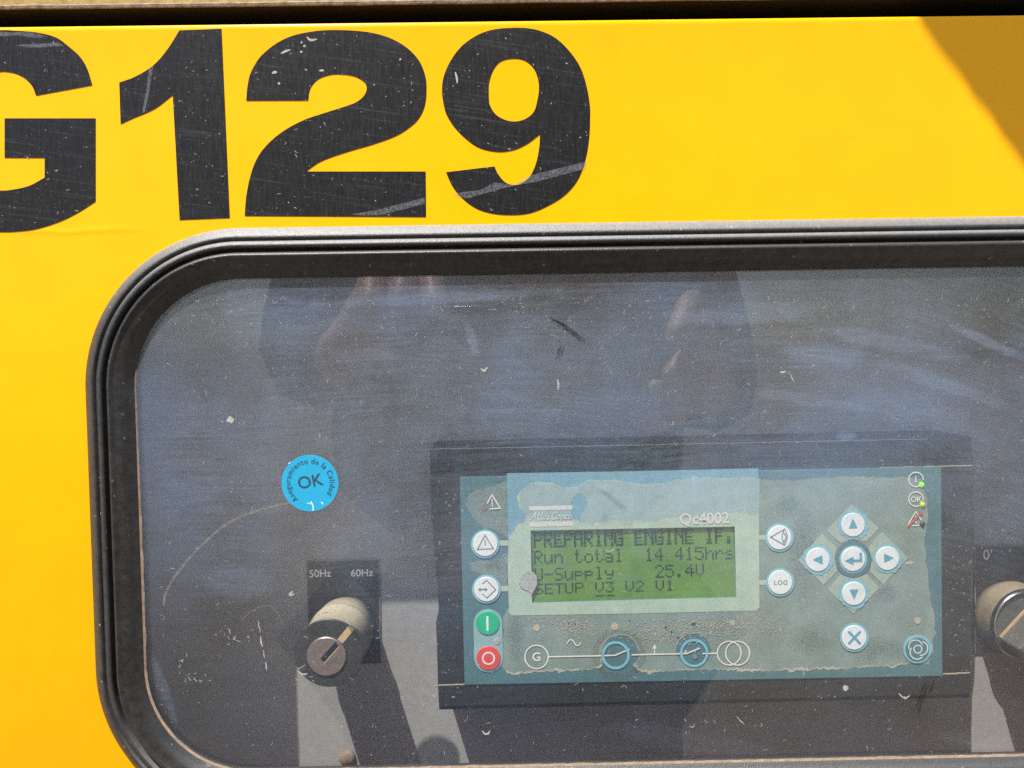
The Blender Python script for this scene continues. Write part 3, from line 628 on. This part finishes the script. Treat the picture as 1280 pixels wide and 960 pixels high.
# line diagram
yp = YF-.28
def sub_p(me, mat='print'): return me
ms = []
def pr(me): ms.append(me)
_yl = [yp]
def nexty(): _yl[0] -= .004; return _yl[0]
def line(px, w=1.6, closed=False): y = nexty(); pr(rib(px, w, y, closed))
line(circ((670.7,821.2), 14.6, 56), 1.7, True)
pr(text('G', 4.9, nexty(), XZ(670.6,821.6,yp), bold=.10))
line([(686,821),(754,819.6)], 1.8); line([(753,819.6),(769,819),(787,811.5)], 1.8); line([(789.5,818.5),(849,817.2)], 1.8)
line([(848,817.2),(858.5,816.8),(875,810)], 1.8); line([(878,817),(897.5,816.5)], 1.8)
line(circ((911.5,816.4), 14.8, 56), 1.7, True); line(circ((922,816.4), 14.9, 56), 1.7, True)
line(spath([(708.5,804.5),(713,799.5),(717.5,802.5),(720,806.5),(723.5,806.5),(726.5,802.8)], 1, False), 1.4)
line([(818.3,817.5),(818.2,810)], 1.5); pr(fill([L2([(815.4,811),(818.2,805),(821,811)], nexty())], _yl[0]))
sub('circuit_print', join(ms), M['print'], 'cream generator line diagram printed under the screen')
ms = []
line(circ((769.6,819), 16.0, 64), 3.6, True); sub('switch_ring', join(ms), M['ring'], 'light blue ring of the first breaker mark')
ms = []; line(circ((867.6,816.2), 16.2, 64), 3.4, True); sub('switch_ring', join(ms), M['ring'], 'light blue ring of the second breaker mark')
# warning mark at the upper left
ms = []
line([(609,629.2),(615,618.6),(625.3,635.3),(612.2,636)], 1.7); line([(615,623.5),(615.6,633.5)], 1.3)
sub('warning_print', join(ms), M['print'], 'cream warning triangle'); ms = []
line(circ((1145,599.3), 9.0, 40, R_(60), R_(365), True), 1.4); line([(1144.6,595),(1144.8,603)], 1.4)
sub('running_print', join(ms), M['print']); ms = []
line(circ((1145,623.8), 9.0, 40, R_(62), R_(372), True), 1.4); pr(text('OK', 3.08, nexty(), XZ(1145,624.3,yp), bold=.05))
sub('ready_print', join(ms), M['print']); ms = []
line([(1134.8,656.2),(1144.8,639.5),(1151.5,650)], 1.5); line([(1139.5,656.8),(1148.5,656.5)], 1.4); line([(1144.9,644.5),(1145,649.5)], 1.5); line([(1145,651.3),(1145,654)], 1.5)
sub('warning_print', join(ms), M['print'], 'cream warning triangle struck through in red')
sub('strike_bar', rib([(1134.5,658),(1152.5,640.3)], 2.6, yp-.2), M['redprint'], 'red bar struck through the warning triangle')
# logo and type name
ms = []
pr(fill([L2([(661,633),(715.5,631.4),(715.8,637),(661.4,638.2)], yp)], yp)); pr(fill([L2([(662,653.2),(716,651.6),(716.4,657.3),(662.3,658.8)], yp)], yp))
def scr(strokes, x0, y0, s=1.0):
    for st in strokes: line([(x0+p[0]*s+(-p[1])*s*.18, y0+p[1]*s) for p in spath(st, .5, False)], 1.25)
scr([[(0,3.5),(1.5,3.5),(4,-2),(5.6,-5)], [(5.6,-5),(6.2,0),(6.6,3.6)], [(2.4,.6),(7,.2)],
     [(10.3,-4.8),(9.6,1),(10,3.2),(11.2,3.2)], [(8.2,-1.8),(12,-2)],
     [(14.6,-5),(13.8,1),(14.2,3.2),(15.2,3)],
     [(19.3,-.8),(17.6,-1.2),(16.6,1.2),(17.4,3.3),(19,2)], [(19.6,-1),(19.2,2.6),(20.4,3.2)],
     [(24,-1.0),(22.2,-.8),(22.6,.8),(23.6,2),(22.6,3.5),(21,3.0)]], 663, 645.6)
scr([[(32,-3.4),(30.6,-5.2),(28.2,-3.6),(26.8,0),(27.8,3.4),(30.4,3.6),(32,2)],
     [(34.6,-1.4),(33.2,.6),(33.6,3.2),(35.4,2.8),(36.4,.6),(35.4,-1.2),(34.4,-1.4)],
     [(38.6,-1.4),(37.8,6.6)], [(38.4,0),(39.8,-1.6),(41.6,-.4),(41.2,2.6),(39.4,3.4),(38.4,2.6)],
     [(46.2,-.6),(44.6,-1.4),(43.2,.8),(44,3.2),(46,2.6)],
     [(49.4,-1.6),(47.8,.4),(48.2,3),(50.2,2.8),(51.2,.6),(50.4,-1.2),(49.2,-1.6)]], 663.5, 645.2)
sub('logo_print', join(ms), M['logo'], 'bleached script logo between two bars')
sub('type_print', text('Qc4002', 6.35, yp-.1, XZ(880.5,648.6,yp), rot=R_(.7), bold=.13, squeeze=.98), M['logo'], 'bleached type name beside the screen')

# screen
YL = YF+.95
scr_o = link('screen', fill([L2([(655,655),(928,651),(928,756),(655,762)], YL)], YL, 2.0), M['lcd'], ctl, 'green character display with four lines of text')
FONT = {'P':'11110 10001 10001 11110 10000 10000 10000','R':'11110 10001 10001 11110 10100 10010 10001','E':'11111 10000 10000 11110 10000 10000 11111','A':'01110 10001 10001 11111 10001 10001 10001','I':'01110 00100 00100 00100 00100 00100 01110','N':'10001 11001 10101 10011 10001 10001 10001','G':'01110 10001 10000 10111 10001 10001 01111','F':'11111 10000 10000 11110 10000 10000 10000','.':'00000 00000 00000 00000 00000 01100 01100','u':'00000 00000 10001 10001 10001 10011 01101','n':'00000 00000 10110 11001 10001 10001 10001','t':'01000 01000 11100 01000 01000 01001 00110','o':'00000 00000 01110 10001 10001 10001 01110','a':'00000 00000 01110 00001 01111 10001 01111','l':'01100 00100 00100 00100 00100 00100 01110','1':'00100 01100 00100 00100 00100 00100 01110','4':'00010 00110 01010 10010 11111 00010 00010','5':'11111 10000 11110 00001 00001 10001 01110','h':'10000 10000 10110 11001 10001 10001 10001','r':'00000 00000 10110 11001 10000 10000 10000','s':'00000 00000 01110 10000 01110 00001 11110','U':'10001 10001 10001 10001 10001 10001 01110','-':'00000 00000 00000 11111 00000 00000 00000','S':'01111 10000 10000 01110 00001 00001 11110','p':'00000 00000 11110 10001 11110 10000 10000','y':'00000 00000 10001 10001 01111 00001 01110','2':'01110 10001 00001 00010 00100 01000 11111','V':'10001 10001 10001 10001 10001 01010 00100','3':'11111 00010 00100 00010 00001 10001 01110','T':'11111 00100 00100 00100 00100 00100 00100'}
rows = ['PREPARING ENGINE IF.', 'Run total  14 415hrs', 'U-Supply    25.4V', 'SETUP V3 V2 V1']
def lcd_px(u, v):   # u along the line 0..20 cells, v down 0..4 rows -> photo pixel
    a = (665.6+2.2*v/4, 664.8+84.5*v/4); b = (917.4+1.9*v/4, 659.4+82.5*v/4); t = u/20
    return (a[0]+(b[0]-a[0])*t, a[1]+(b[1]-a[1])*t)
def lcd_text(y, dx=0, dy=0, lines=(0,1,2,3)):
    V, Fc = [], []
    for li in lines:
        s = rows[li]; v0 = (.03,1.12,2.16,3.08)[li]; hh = (1.0,.86,.82,.68)[li]
        for ci, ch in enumerate(s):
            if ch == ' ': continue
            for r, bits in enumerate(FONT[ch].split()):
                for c, bt in enumerate(bits):
                    if bt == '0': continue
                    u = ci+.09+c*.172+dx; v = v0+r*hh/7.4+dy; k = len(V)
                    for uu, vv in ((u, v), (u+.150, v), (u+.150, v+hh/8.6), (u, v+hh/8.6)):
                        x, z = XZ(*lcd_px(uu, vv), y); V.append((x, y, z))
                    Fc.append((k, k+3, k+2, k+1))
    return V, Fc
V, Fc = lcd_text(YL-.05)
for u0, u1 in ((6.05,6.95), (7.05,7.95)):
    k = len(V)
    for uu, vv in ((u0,3.86),(u1,3.86),(u1,3.93),(u0,3.93)): x, z = XZ(*lcd_px(uu, vv), YL-.05); V.append((x, YL-.05, z))
    Fc.append((k, k+3, k+2, k+1))
o = link('lettering', mesh(V, Fc), M['ink'], scr_o, 'dot matrix text on the green screen'); o['kind'] = 'stuff'
V, Fc = lcd_text(YL-.03, .10, .0, (0,))
V2, Fc2 = lcd_text(YL-.028, .0, -.20, (0,)); b0 = len(V); V += V2; Fc += [tuple(b0+i for i in f) for f in Fc2]
o = link('ghost_lettering', mesh(V, Fc), M['ghost'], scr_o, 'smeared doubling of the top line of text'); o['kind'] = 'stuff'

# buttons
YBt = YF-.75
def button(px, py, r=15.0, ring=17.6, mat='white', label='', ringmat='ring', ry=None):
    c = XZ(px, py, YBt); k = pxmm(YBt); rm = r/k
    b = link('button', lathe(c, [(rm, YF-.20), (rm, YBt+.12), (rm-.12, YBt), (0, YBt-.05)], 48), M[mat], ctl, label)
    if ring: link('ring', lathe(XZ(px, py, YF-.4), [(ring/k, YF-.18), (ring/k, YF-.42), (rm-.2, YF-.44)], 56), M[ringmat], b)
    return b
def icon(b, mes, mat='icon'): link('icon', join(mes), M[mat], b)
yi = YBt-.09
def ir(px, w=1.3, closed=False): y = ir.y = ir.y-.004; return rib(px, w, y, closed)
ir.y = yi
def ip(px): ir.y -= .004; return fill([L2(px, ir.y)], ir.y)
b = button(606.5, 680, 15.6, 18.2, label='white round alarm button with a warning triangle'); icon(b, [ir([(596.6,686.8),(606.4,669),(616.6,685.8)], 1.3, True), ir([(606.3,674.5),(606.5,682)], 1.3)])
b = button(608, 736.5, 15.6, 18.2, label='white round page button with a corner bracket and arrow')
icon(b, [ir([(602.6,730),(608.4,725.2),(619.5,737),(608.6,747.5),(603,742.5)], 1.2), ir([(599,737),(608.6,736.8)], 1.8), ip([(597.4,737.1),(600.6,734.4),(600.6,739.8)]), ip([(609.6,736.8),(606.4,734.2),(606.4,739.4)])])
b = button(974.5, 672, 15.2, 18.0, label='white round view button with an eye in a cone')
icon(b, [ir([(981.5,661),(963.2,671.5),(981.2,681.5)], 1.3), ir(spath([(980,662),(977.5,671),(980.4,680)], 1, False), 1.2), ir(spath([(979.8,666),(982.6,671.2),(980,677)], 1, False), 1.3), ir(spath([(981.5,662),(984,671),(981.5,680)], 1, False), 1.0)])
b = button(975.5, 728, 15.2, 18.0, label='white round button marked LOG'); icon(b, [text('LOG', 2.65, yi, XZ(976,728.6,yi), bold=.045, space=1.1)])
# arrow pad
yd = YF-.22
pads = {'up': [(1065,630.5),(1099,660.5),(1083,677),(1066,674),(1051,679),(1033,663)], 'left': [(1028,667.5),(1046,685),(1043,698),(1047,713),(1029.5,731.5),(997.5,700)], 'right': [(1103,665.5),(1135.5,697.5),(1104,730.5),(1087,714.5),(1090,700),(1086,684)], 'down': [(1083.5,718),(1100,735),(1067,767),(1034.5,737),(1051,719),(1067,723)]}
for k, p in pads.items():
    cc = [(q[0], q[1], 'c') for q in p]
    link('arrow_pad', fill([L2(p, yd)], yd, .15, .03), plain('pale_pad_film_'+k, (.34,.43,.345), .6, .12, .3, .3, fine=.2), ctl)
tri = {'up': ((1066.5,656), [(1061,660.5),(1066,648),(1072,660)]), 'left': ((1022.5,699.5), [(1016,699.8),(1028,693.8),(1028.4,705.4)]), 'right': ((1109.5,698), [(1105.2,692),(1117.2,697.4),(1105.4,703.4)]), 'down': ((1067.5,742), [(1062,737.2),(1073,736.8),(1067.8,749.6)])}
for k, (c, t) in tri.items():
    b = button(c[0], c[1], 15.0, 0, label='white round %s arrow button of the cursor pad' % k)
    hl = ragged(circ(c, 18.6, 40), 2.2, 1.5, .6, len(k)*3)
    link('ring', fill([L2(hl, YF-.40)], YF-.40), M['ring'], b); icon(b, [ip(t)], 'iconblue')
link('pad_gap', fill([L2(circ((1066.7,699), 22.5, 48), YF-.39)], YF-.39), M['teal'], ctl)
b = button(1066.7, 699, 15.2, 17.8, label='white round enter button in the middle of the cursor pad')
icon(b, [ir([(1076,691),(1076,700.8),(1064,700.9)], 3.0), ip([(1056,701),(1067,695.8),(1067,706.2)])], 'iconblue')
b = button(1068, 797, 15.6, 18.4, label='white round cancel button with a blue cross')
icon(b, [ir([(1060.6,789.2),(1075.6,804.8)], 2.9), ir([(1075.6,789.2),(1060.6,804.8)], 2.9)], 'iconblue')
b = button(1147, 811.5, 15.0, 18.2, mat='teal', label='teal round automatic mode button with a swirl')
def arc(cx, cy, r, a0, a1): return [(cx+r*math.cos(R_(a0+(a1-a0)*i/24)), cy-r*math.sin(R_(a0+(a1-a0)*i/24))) for i in range(25)]
sw = [ir(circ((1147.3,811.5), 4.9, 36), 1.3, True)]
for k in range(3):
    a = 120*k+95; cx, cy = 1147.3+4.0*math.cos(R_(a+40)), 811.5-4.0*math.sin(R_(a+40))
    sw.append(ir(arc(cx, cy, 8.6, a-75, a+105), 1.3))
link('icon', join(sw), M['white'], b)
# start and stop pair on a common light field
pill = []
def capsule(cx, y0, y1, r): return [(cx+r*math.cos(R_(180+i*10)), y0+r*math.sin(R_(180+i*10))) for i in range(19)]+[(cx+.6+r*math.cos(R_(i*10)), y1+r*math.sin(R_(i*10))) for i in range(19)]
link('start_stop_field', fill([L2(capsule(610, 779.5, 822.5, 18.0), YF-.3)], YF-.3, .25, .05), plain('light_blue_field', (.27,.43,.45), .5, .1, .1, .2, fine=.15), ctl)
b = button(609.5, 778.8, 15.0, 0, 'green', 'green round start button'); link('icon', rib([(609.2,770.3),(609.4,788.5)], 2.7, yi), M['white'], b)
b = button(610.6, 822.8, 15.2, 0, 'red', 'red round stop button'); link('icon', rib(circ((610.6,822.9), 7.2, 44), 2.0, yi, True), M['white'], b)
link('resin_bead', fill([L2(ragged(circ((621.5,801.5), 4.2, 18), .6, 1, .8, 3), YF-.5)], YF-.5, .3, .1), M['lump'], ctl)
for px, py, m, lb in ((1152.6,605.8,'ledg','lit lime green lamp'), (1153.6,630.6,'ledy','lit yellow green lamp'), (1153.8,655.6,'ledk','dark unlit lamp')):
    c = XZ(px, py, YF-.5); r = 3.4/pxmm(YF)
    link('lamp', lathe(c, [(r, YF-.1), (r*.95, YF-.35), (r*.6, YF-.75), (0, YF-.9)], 24), M[m], ctl, lb, True)

# ---------------------------------------------------------------- key switch
ks = thing('key_switch', 'black key operated frequency switch marked 50Hz and 60Hz with dusty barrel', 'key switch', (*W(430, 785, YB),)[:3])
YP = YB-.9
lp = link('legend_plate', fill([L2([(384,701.5),(473,699.8),(475.5,829),(386,831)], YP)], YP, .85, .15), M['plate'], ks)
link('lettering', join([text('50Hz', 4.6, YP-.06, XZ(400,717.2,YP), rot=R_(1.0), bold=.05), text('60Hz', 4.6, YP-.06, XZ(452.3,716.4,YP), rot=R_(1.0), bold=.05)]), M['engraved'], lp)
link('grit_edge', join([rib(ragged([(384,701.3),(473,699.4)], .4, closed=False), 1.3, YP-.1), rib(ragged([(473.6,700),(475,800)], .4, closed=False), .9, YP-.1)]), M['tan'], lp)
yf = 25.6; cf = XZ(411, 816.5, yf); rf = 43.4/pxmm(yf)
link('barrel', lathe(cf, [(rf*.93, YP-.03), (rf*.94, YP-9), (rf*.95, YP-12.5), (rf*.985, YP-13.2), (rf*.985, YP-14.5), (rf*.95, YP-15.2), (rf*.97, yf+1.4), (rf*.985, yf+.6)], 96), M['barrel'], ks, smooth=True)
link('face_ring', lathe(cf, [(rf*.98, yf+1.5), (rf, yf+.9), (rf, yf+.25), (rf-.25, yf), (0, yf-.01)], 96), M['keyface'], ks)
cdisc = XZ(408.2, 820, yf); rdm = 25.0/pxmm(yf)
disc = link('lock_disc', lathe(cdisc, [(rdm, yf-.02), (rdm, yf-.5), (rdm-.35, yf-.8), (0, yf-.82)], 72), M['disc'], ks)
yk = yf-.86
link('keyhole', fill([L2([(400.6,823.2),(419,802.6),(423.6,807.6),(405.6,828.6)], yk)], yk), M['black'], disc)
link('keyhole_glint', join([fill([L2([(405.6,828.4),(412,821),(416,822.6),(421.5,818),(420,826),(414,829.5),(408,829.4)], yk-.05)], yk-.05, .3, .1)]), M['chrome'], disc)  # chrome chip shaped as the white glint at the keyhole
link('keyhole_edge', rib([(405.2,829.2),(424.2,807.8)], 1.2, yk-.1), M['marker'], disc)
link('pointer_mark', fill([L2([(421.6,799.2),(436.4,781.6),(443,786.8),(428.4,804.4)], yf-.10)], yf-.10, .2, .05), M['marker'], ks, 'yellowed pointer mark on the switch face')
ms = [fleck(XZ(x, y, yf-.12), L, w, yf-.12-i*.01, .5) for i, (x, y, L, w) in enumerate(((372,836,3.5,.5),(386,846,1.6,.35),(390,850,1.2,.3),(433,793,1.0,.2)))]
link('nick', join(ms), M['lint'], ks)['kind'] = 'stuff'
link('screw_head', lathe(XZ(434,948,YB-1), [(3.6, YB-.05), (3.6, YB-1.2), (2.6, YB-2.2), (0, YB-2.5)], 24), M['tan'], board, smooth=True)

# ---------------------------------------------------------------- rotary switch cut by the right edge
rs_ = thing('rotary_switch', 'round dusty rotary switch with chromed ring and pointer cut off by the picture edge', 'rotary switch', (*W(1270, 772, YB),)[:3])
lp2 = link('legend_plate', fill([L2([(1218.5,682.5),(1400,678.5),(1402,813),(1217.5,817)], YP)], YP, .85, .15), M['plate'], rs_)
link('lettering', text("0'", 6.4, YP-.06, XZ(1234.5,694,YP), bold=.06), M['engraved'], lp2)
link('grit_edge', join([rib(ragged([(1218.8,817),(1219,683),(1300,681)], .5, closed=False), 1.4, YP-.1), rib(spath([(1214,670),(1211.5,720),(1214,770),(1218,812)], 3, False), 1.4, YP-.1)]), M['tan'], lp2)
c0 = XZ(1266, 772, 56); r0 = 45.5/pxmm(56)
yr = 46.0; rk = r0*.93
link('collar', lathe(c0, [(r0, YP-.03), (r0*1.0, 55.5), (r0*.985, 53), (r0*.96, 47.5), (r0*.94, 46.6)], 96), plain('sandy_collar', (.16,.125,.075), .6, .3, .5, .6, (.30,.24,.15), up=.7, fine=.5), rs_, smooth=True)
ring = []
for i in range(25):
    a = 2*math.pi*i/24; ring.append((rk+.9*math.cos(a), yr+.2-1.0*math.sin(a)))
link('chrome_ring', lathe(c0, [(rk-.9, yr+1.4)]+[(rk-.9+1.8*(i/12), yr+.4-1.1*math.sin(math.pi*i/12)) for i in range(13)]+[(rk+.9, yr+1.4)], 96), M['chrome'], rs_, smooth=True)
link('knob_face', lathe(c0, [(rk-.8, yr+1.2), (rk-.8, yr+.5), (0, yr+.3)], 72), M['knob'], rs_)
gp = ragged([(1273,812),(1316,766),(1362,812),(1320,858)], .1, 3)
link('grip', fill([L2(gp, 34)], 34, yr+.3-34, .8, 3), M['knob'], rs_)
link('pointer_mark', fill([L2([(1249,795),(1292,750),(1299,757),(1256,802)], yr-.1)], yr-.1, .3, .08), M['marker'], rs_, 'tan pointer bar across the knob')

# ---------------------------------------------------------------- sticker on the pane
st = thing('quality_sticker', 'round sky blue OK sticker stuck on the pane above the key switch', 'sticker', (*W(387.5, 604, -.5),)[:3])
ys = -.46; cs = XZ(387.5, 604, ys); rs2 = 35.6/pxmm(ys)
link('paper_disc', fill([circ(cs, rs2, 72)], ys, .14, .03), M['sticker'], st)
link('lettering', join([text('OK', 6.2, ys-.05, XZ(387.6,602.3,ys), rot=R_(10), bold=.06, squeeze=1.0), text('Aseguramiento de la Calidad', 2.75, ys-.05, cs, bold=.028, arc=(27.6/pxmm(ys), R_(99)), space=1.14)]), M['stink'], st)
tears = [ribbon(L2(spath([(388.5,627),(391,632),(391.5,638.5)], 1, False), ys-.06), lambda t: .5, ys-.06), ribbon(L2([(401.5,627.5),(404,630.5)], ys-.06), .45, ys-.06), ribbon(L2([(384.2,628.5),(388,630)], ys-.06), .35, ys-.06), ribbon(L2([(363,577.5),(360.5,580)], ys-.06), .35, ys-.06)]
link('tear', join(tears), M['paper'], st, 'small white tears in the sticker')

# ---------------------------------------------------------------- unseen sheet added beyond the upper right, cut to throw the corner shadow
tf = 2.6
caster_obj = thing('shadow_caster', 'unseen yellow sheet added above the right end to cast the corner shadow', 'shadow caster', (250, -95, 320))
shp = ragged([(1146,12),(1163,40),(1183,66),(1207,100),(1229,128),(1254,163),(1290,212),(1340,270),(1800,270),(1800,-300),(1130,-300)], 1.6, 6, .08, 2)
q = [(x-39*tf, z+138*tf) for x, z in L2(shp, 0)]
me = fill([q], -62*tf-2, 2, .5); link('caster_sheet', me, M['paint'], caster_obj)

# ---------------------------------------------------------------- the photographer, who shows only as a dim reflection in the pane
def skinned(vs, es, levels=1, root=0):
    """one continuous skin grown round joints: vs = [(x, y, z, radius)] mm"""
    me = bpy.data.meshes.new('s'); me.from_pydata([v[:3] for v in vs], es, []); me.update()
    o = bpy.data.objects.new('s', me); COL.objects.link(o)
    o.modifiers.new('skin', 'SKIN'); sv = me.skin_vertices[0].data
    for i, v in enumerate(vs):
        r = v[3]; sv[i].radius = r if isinstance(r, tuple) else (r, r); sv[i].use_root = (i == root)
    sb = o.modifiers.new('sub', 'SUBSURF'); sb.levels = levels; sb.render_levels = levels
    r = bpy.data.meshes.new_from_object(o.evaluated_get(bpy.context.evaluated_depsgraph_get()))
    bpy.data.objects.remove(o); bpy.data.meshes.remove(me); return r
per = thing('person', 'person in a dark shirt standing before the window holding a phone up with both hands', 'person', (0, -640, -1150))
bv = [(0,-640,-250,110),(0,-640,-70,105),(0,-628,130,(125,100)),(0,-618,262,52),(0,-592,375,(72,80)),(0,-590,462,66),
      (-175,-626,222,52),(-225,-585,-15,40),(-128,-372,18,26),(175,-626,222,52),(225,-585,-40,40),(168,-374,-20,26),
      (-92,-640,-300,80),(-108,-628,-690,52),(-112,-650,-1075,36),(-122,-540,-1122,24),(92,-640,-300,80),(108,-628,-690,52),(112,-650,-1075,36),(122,-540,-1122,24)]
be = [(0,1),(1,2),(2,3),(3,4),(4,5),(2,6),(6,7),(7,8),(2,9),(9,10),(10,11),(0,12),(12,13),(13,14),(14,15),(0,16),(16,17),(17,18),(18,19)]
k = len(bv)
def hand(wrist, palm, chains):
    global bv, be
    pi = len(bv); bv.append((*palm, 19)); be.append((wrist, pi))
    for ch in chains:
        prev = pi
        for p in ch: bv.append(p); be.append((prev, len(bv)-1)); prev = len(bv)-1
hand(8, (-112,-345,40), [[(-108,-350,76,12),(-103,-314,66,12),(-99,-280,40,11)], [(-84,-350,80,12),(-79,-313,70,12),(-76,-278,44,11)], [(-62,-350,76,12),(-56,-314,64,11.5),(-52,-282,38,10.5)], [(-96,-322,14,10),(-76,-302,2,9),(-60,-292,-4,8)]])
hand(11, (152,-345,0), [[(152,-350,56,12),(140,-314,44,12),(122,-280,16,11)], [(166,-350,28,12),(150,-314,16,12),(116,-282,-12,11)], [(152,-328,-16,9),(132,-306,-22,8.5),(104,-288,-14,7.5)], [(140,-334,-34,10),(118,-318,-44,9),(100,-304,-44,8)]])
body = link('body', skinned(bv, be, 1), M['skin'], per, smooth=True)
link('shirt', skinned([(0,-640,-230,(235,125)),(0,-640,-70,(235,118)),(0,-630,130,(230,118)),(0,-622,236,70),(-185,-626,212,72),(-225,-588,-5,62),(185,-626,212,72),(225,-588,-30,62),(-140,-400,12,42),(180,-402,-22,42)], [(0,1),(1,2),(2,3),(2,4),(4,5),(2,6),(6,7),(5,8),(7,9)], 1), M['shirt'], per, smooth=True)
link('trousers', skinned([(0,-640,-240,(228,122)),(-112,-640,-320,112),(-112,-630,-690,92),(-112,-648,-1050,60),(112,-640,-320,112),(112,-630,-690,92),(112,-648,-1050,60)], [(0,1),(1,2),(2,3),(0,4),(4,5),(5,6)], 1), M['trousers'], per, smooth=True)
link('hair', skinned([(0,-606,430,76),(0,-604,490,74),(0,-640,430,60)], [(0,1),(0,2)], 2), M['hair'], per, smooth=True)
for sx in (-1, 1):
    link('eye', lathe((26*sx, 408), [(0,-516), (9,-518), (9,-524)], 16), M['white'], per)
phone = thing('phone', 'black phone held level in front of the person', 'phone', (5, -288, 10))
link('phone_case', fill([[(-86+a[0], 6+a[1]) for a in ()] or [(-84,-24),(-80,-29),(90,-29),(94,-24),(94,42),(90,47),(-80,47),(-84,42)]], -292.5, 8.5, 1.5), M['phone'], phone)
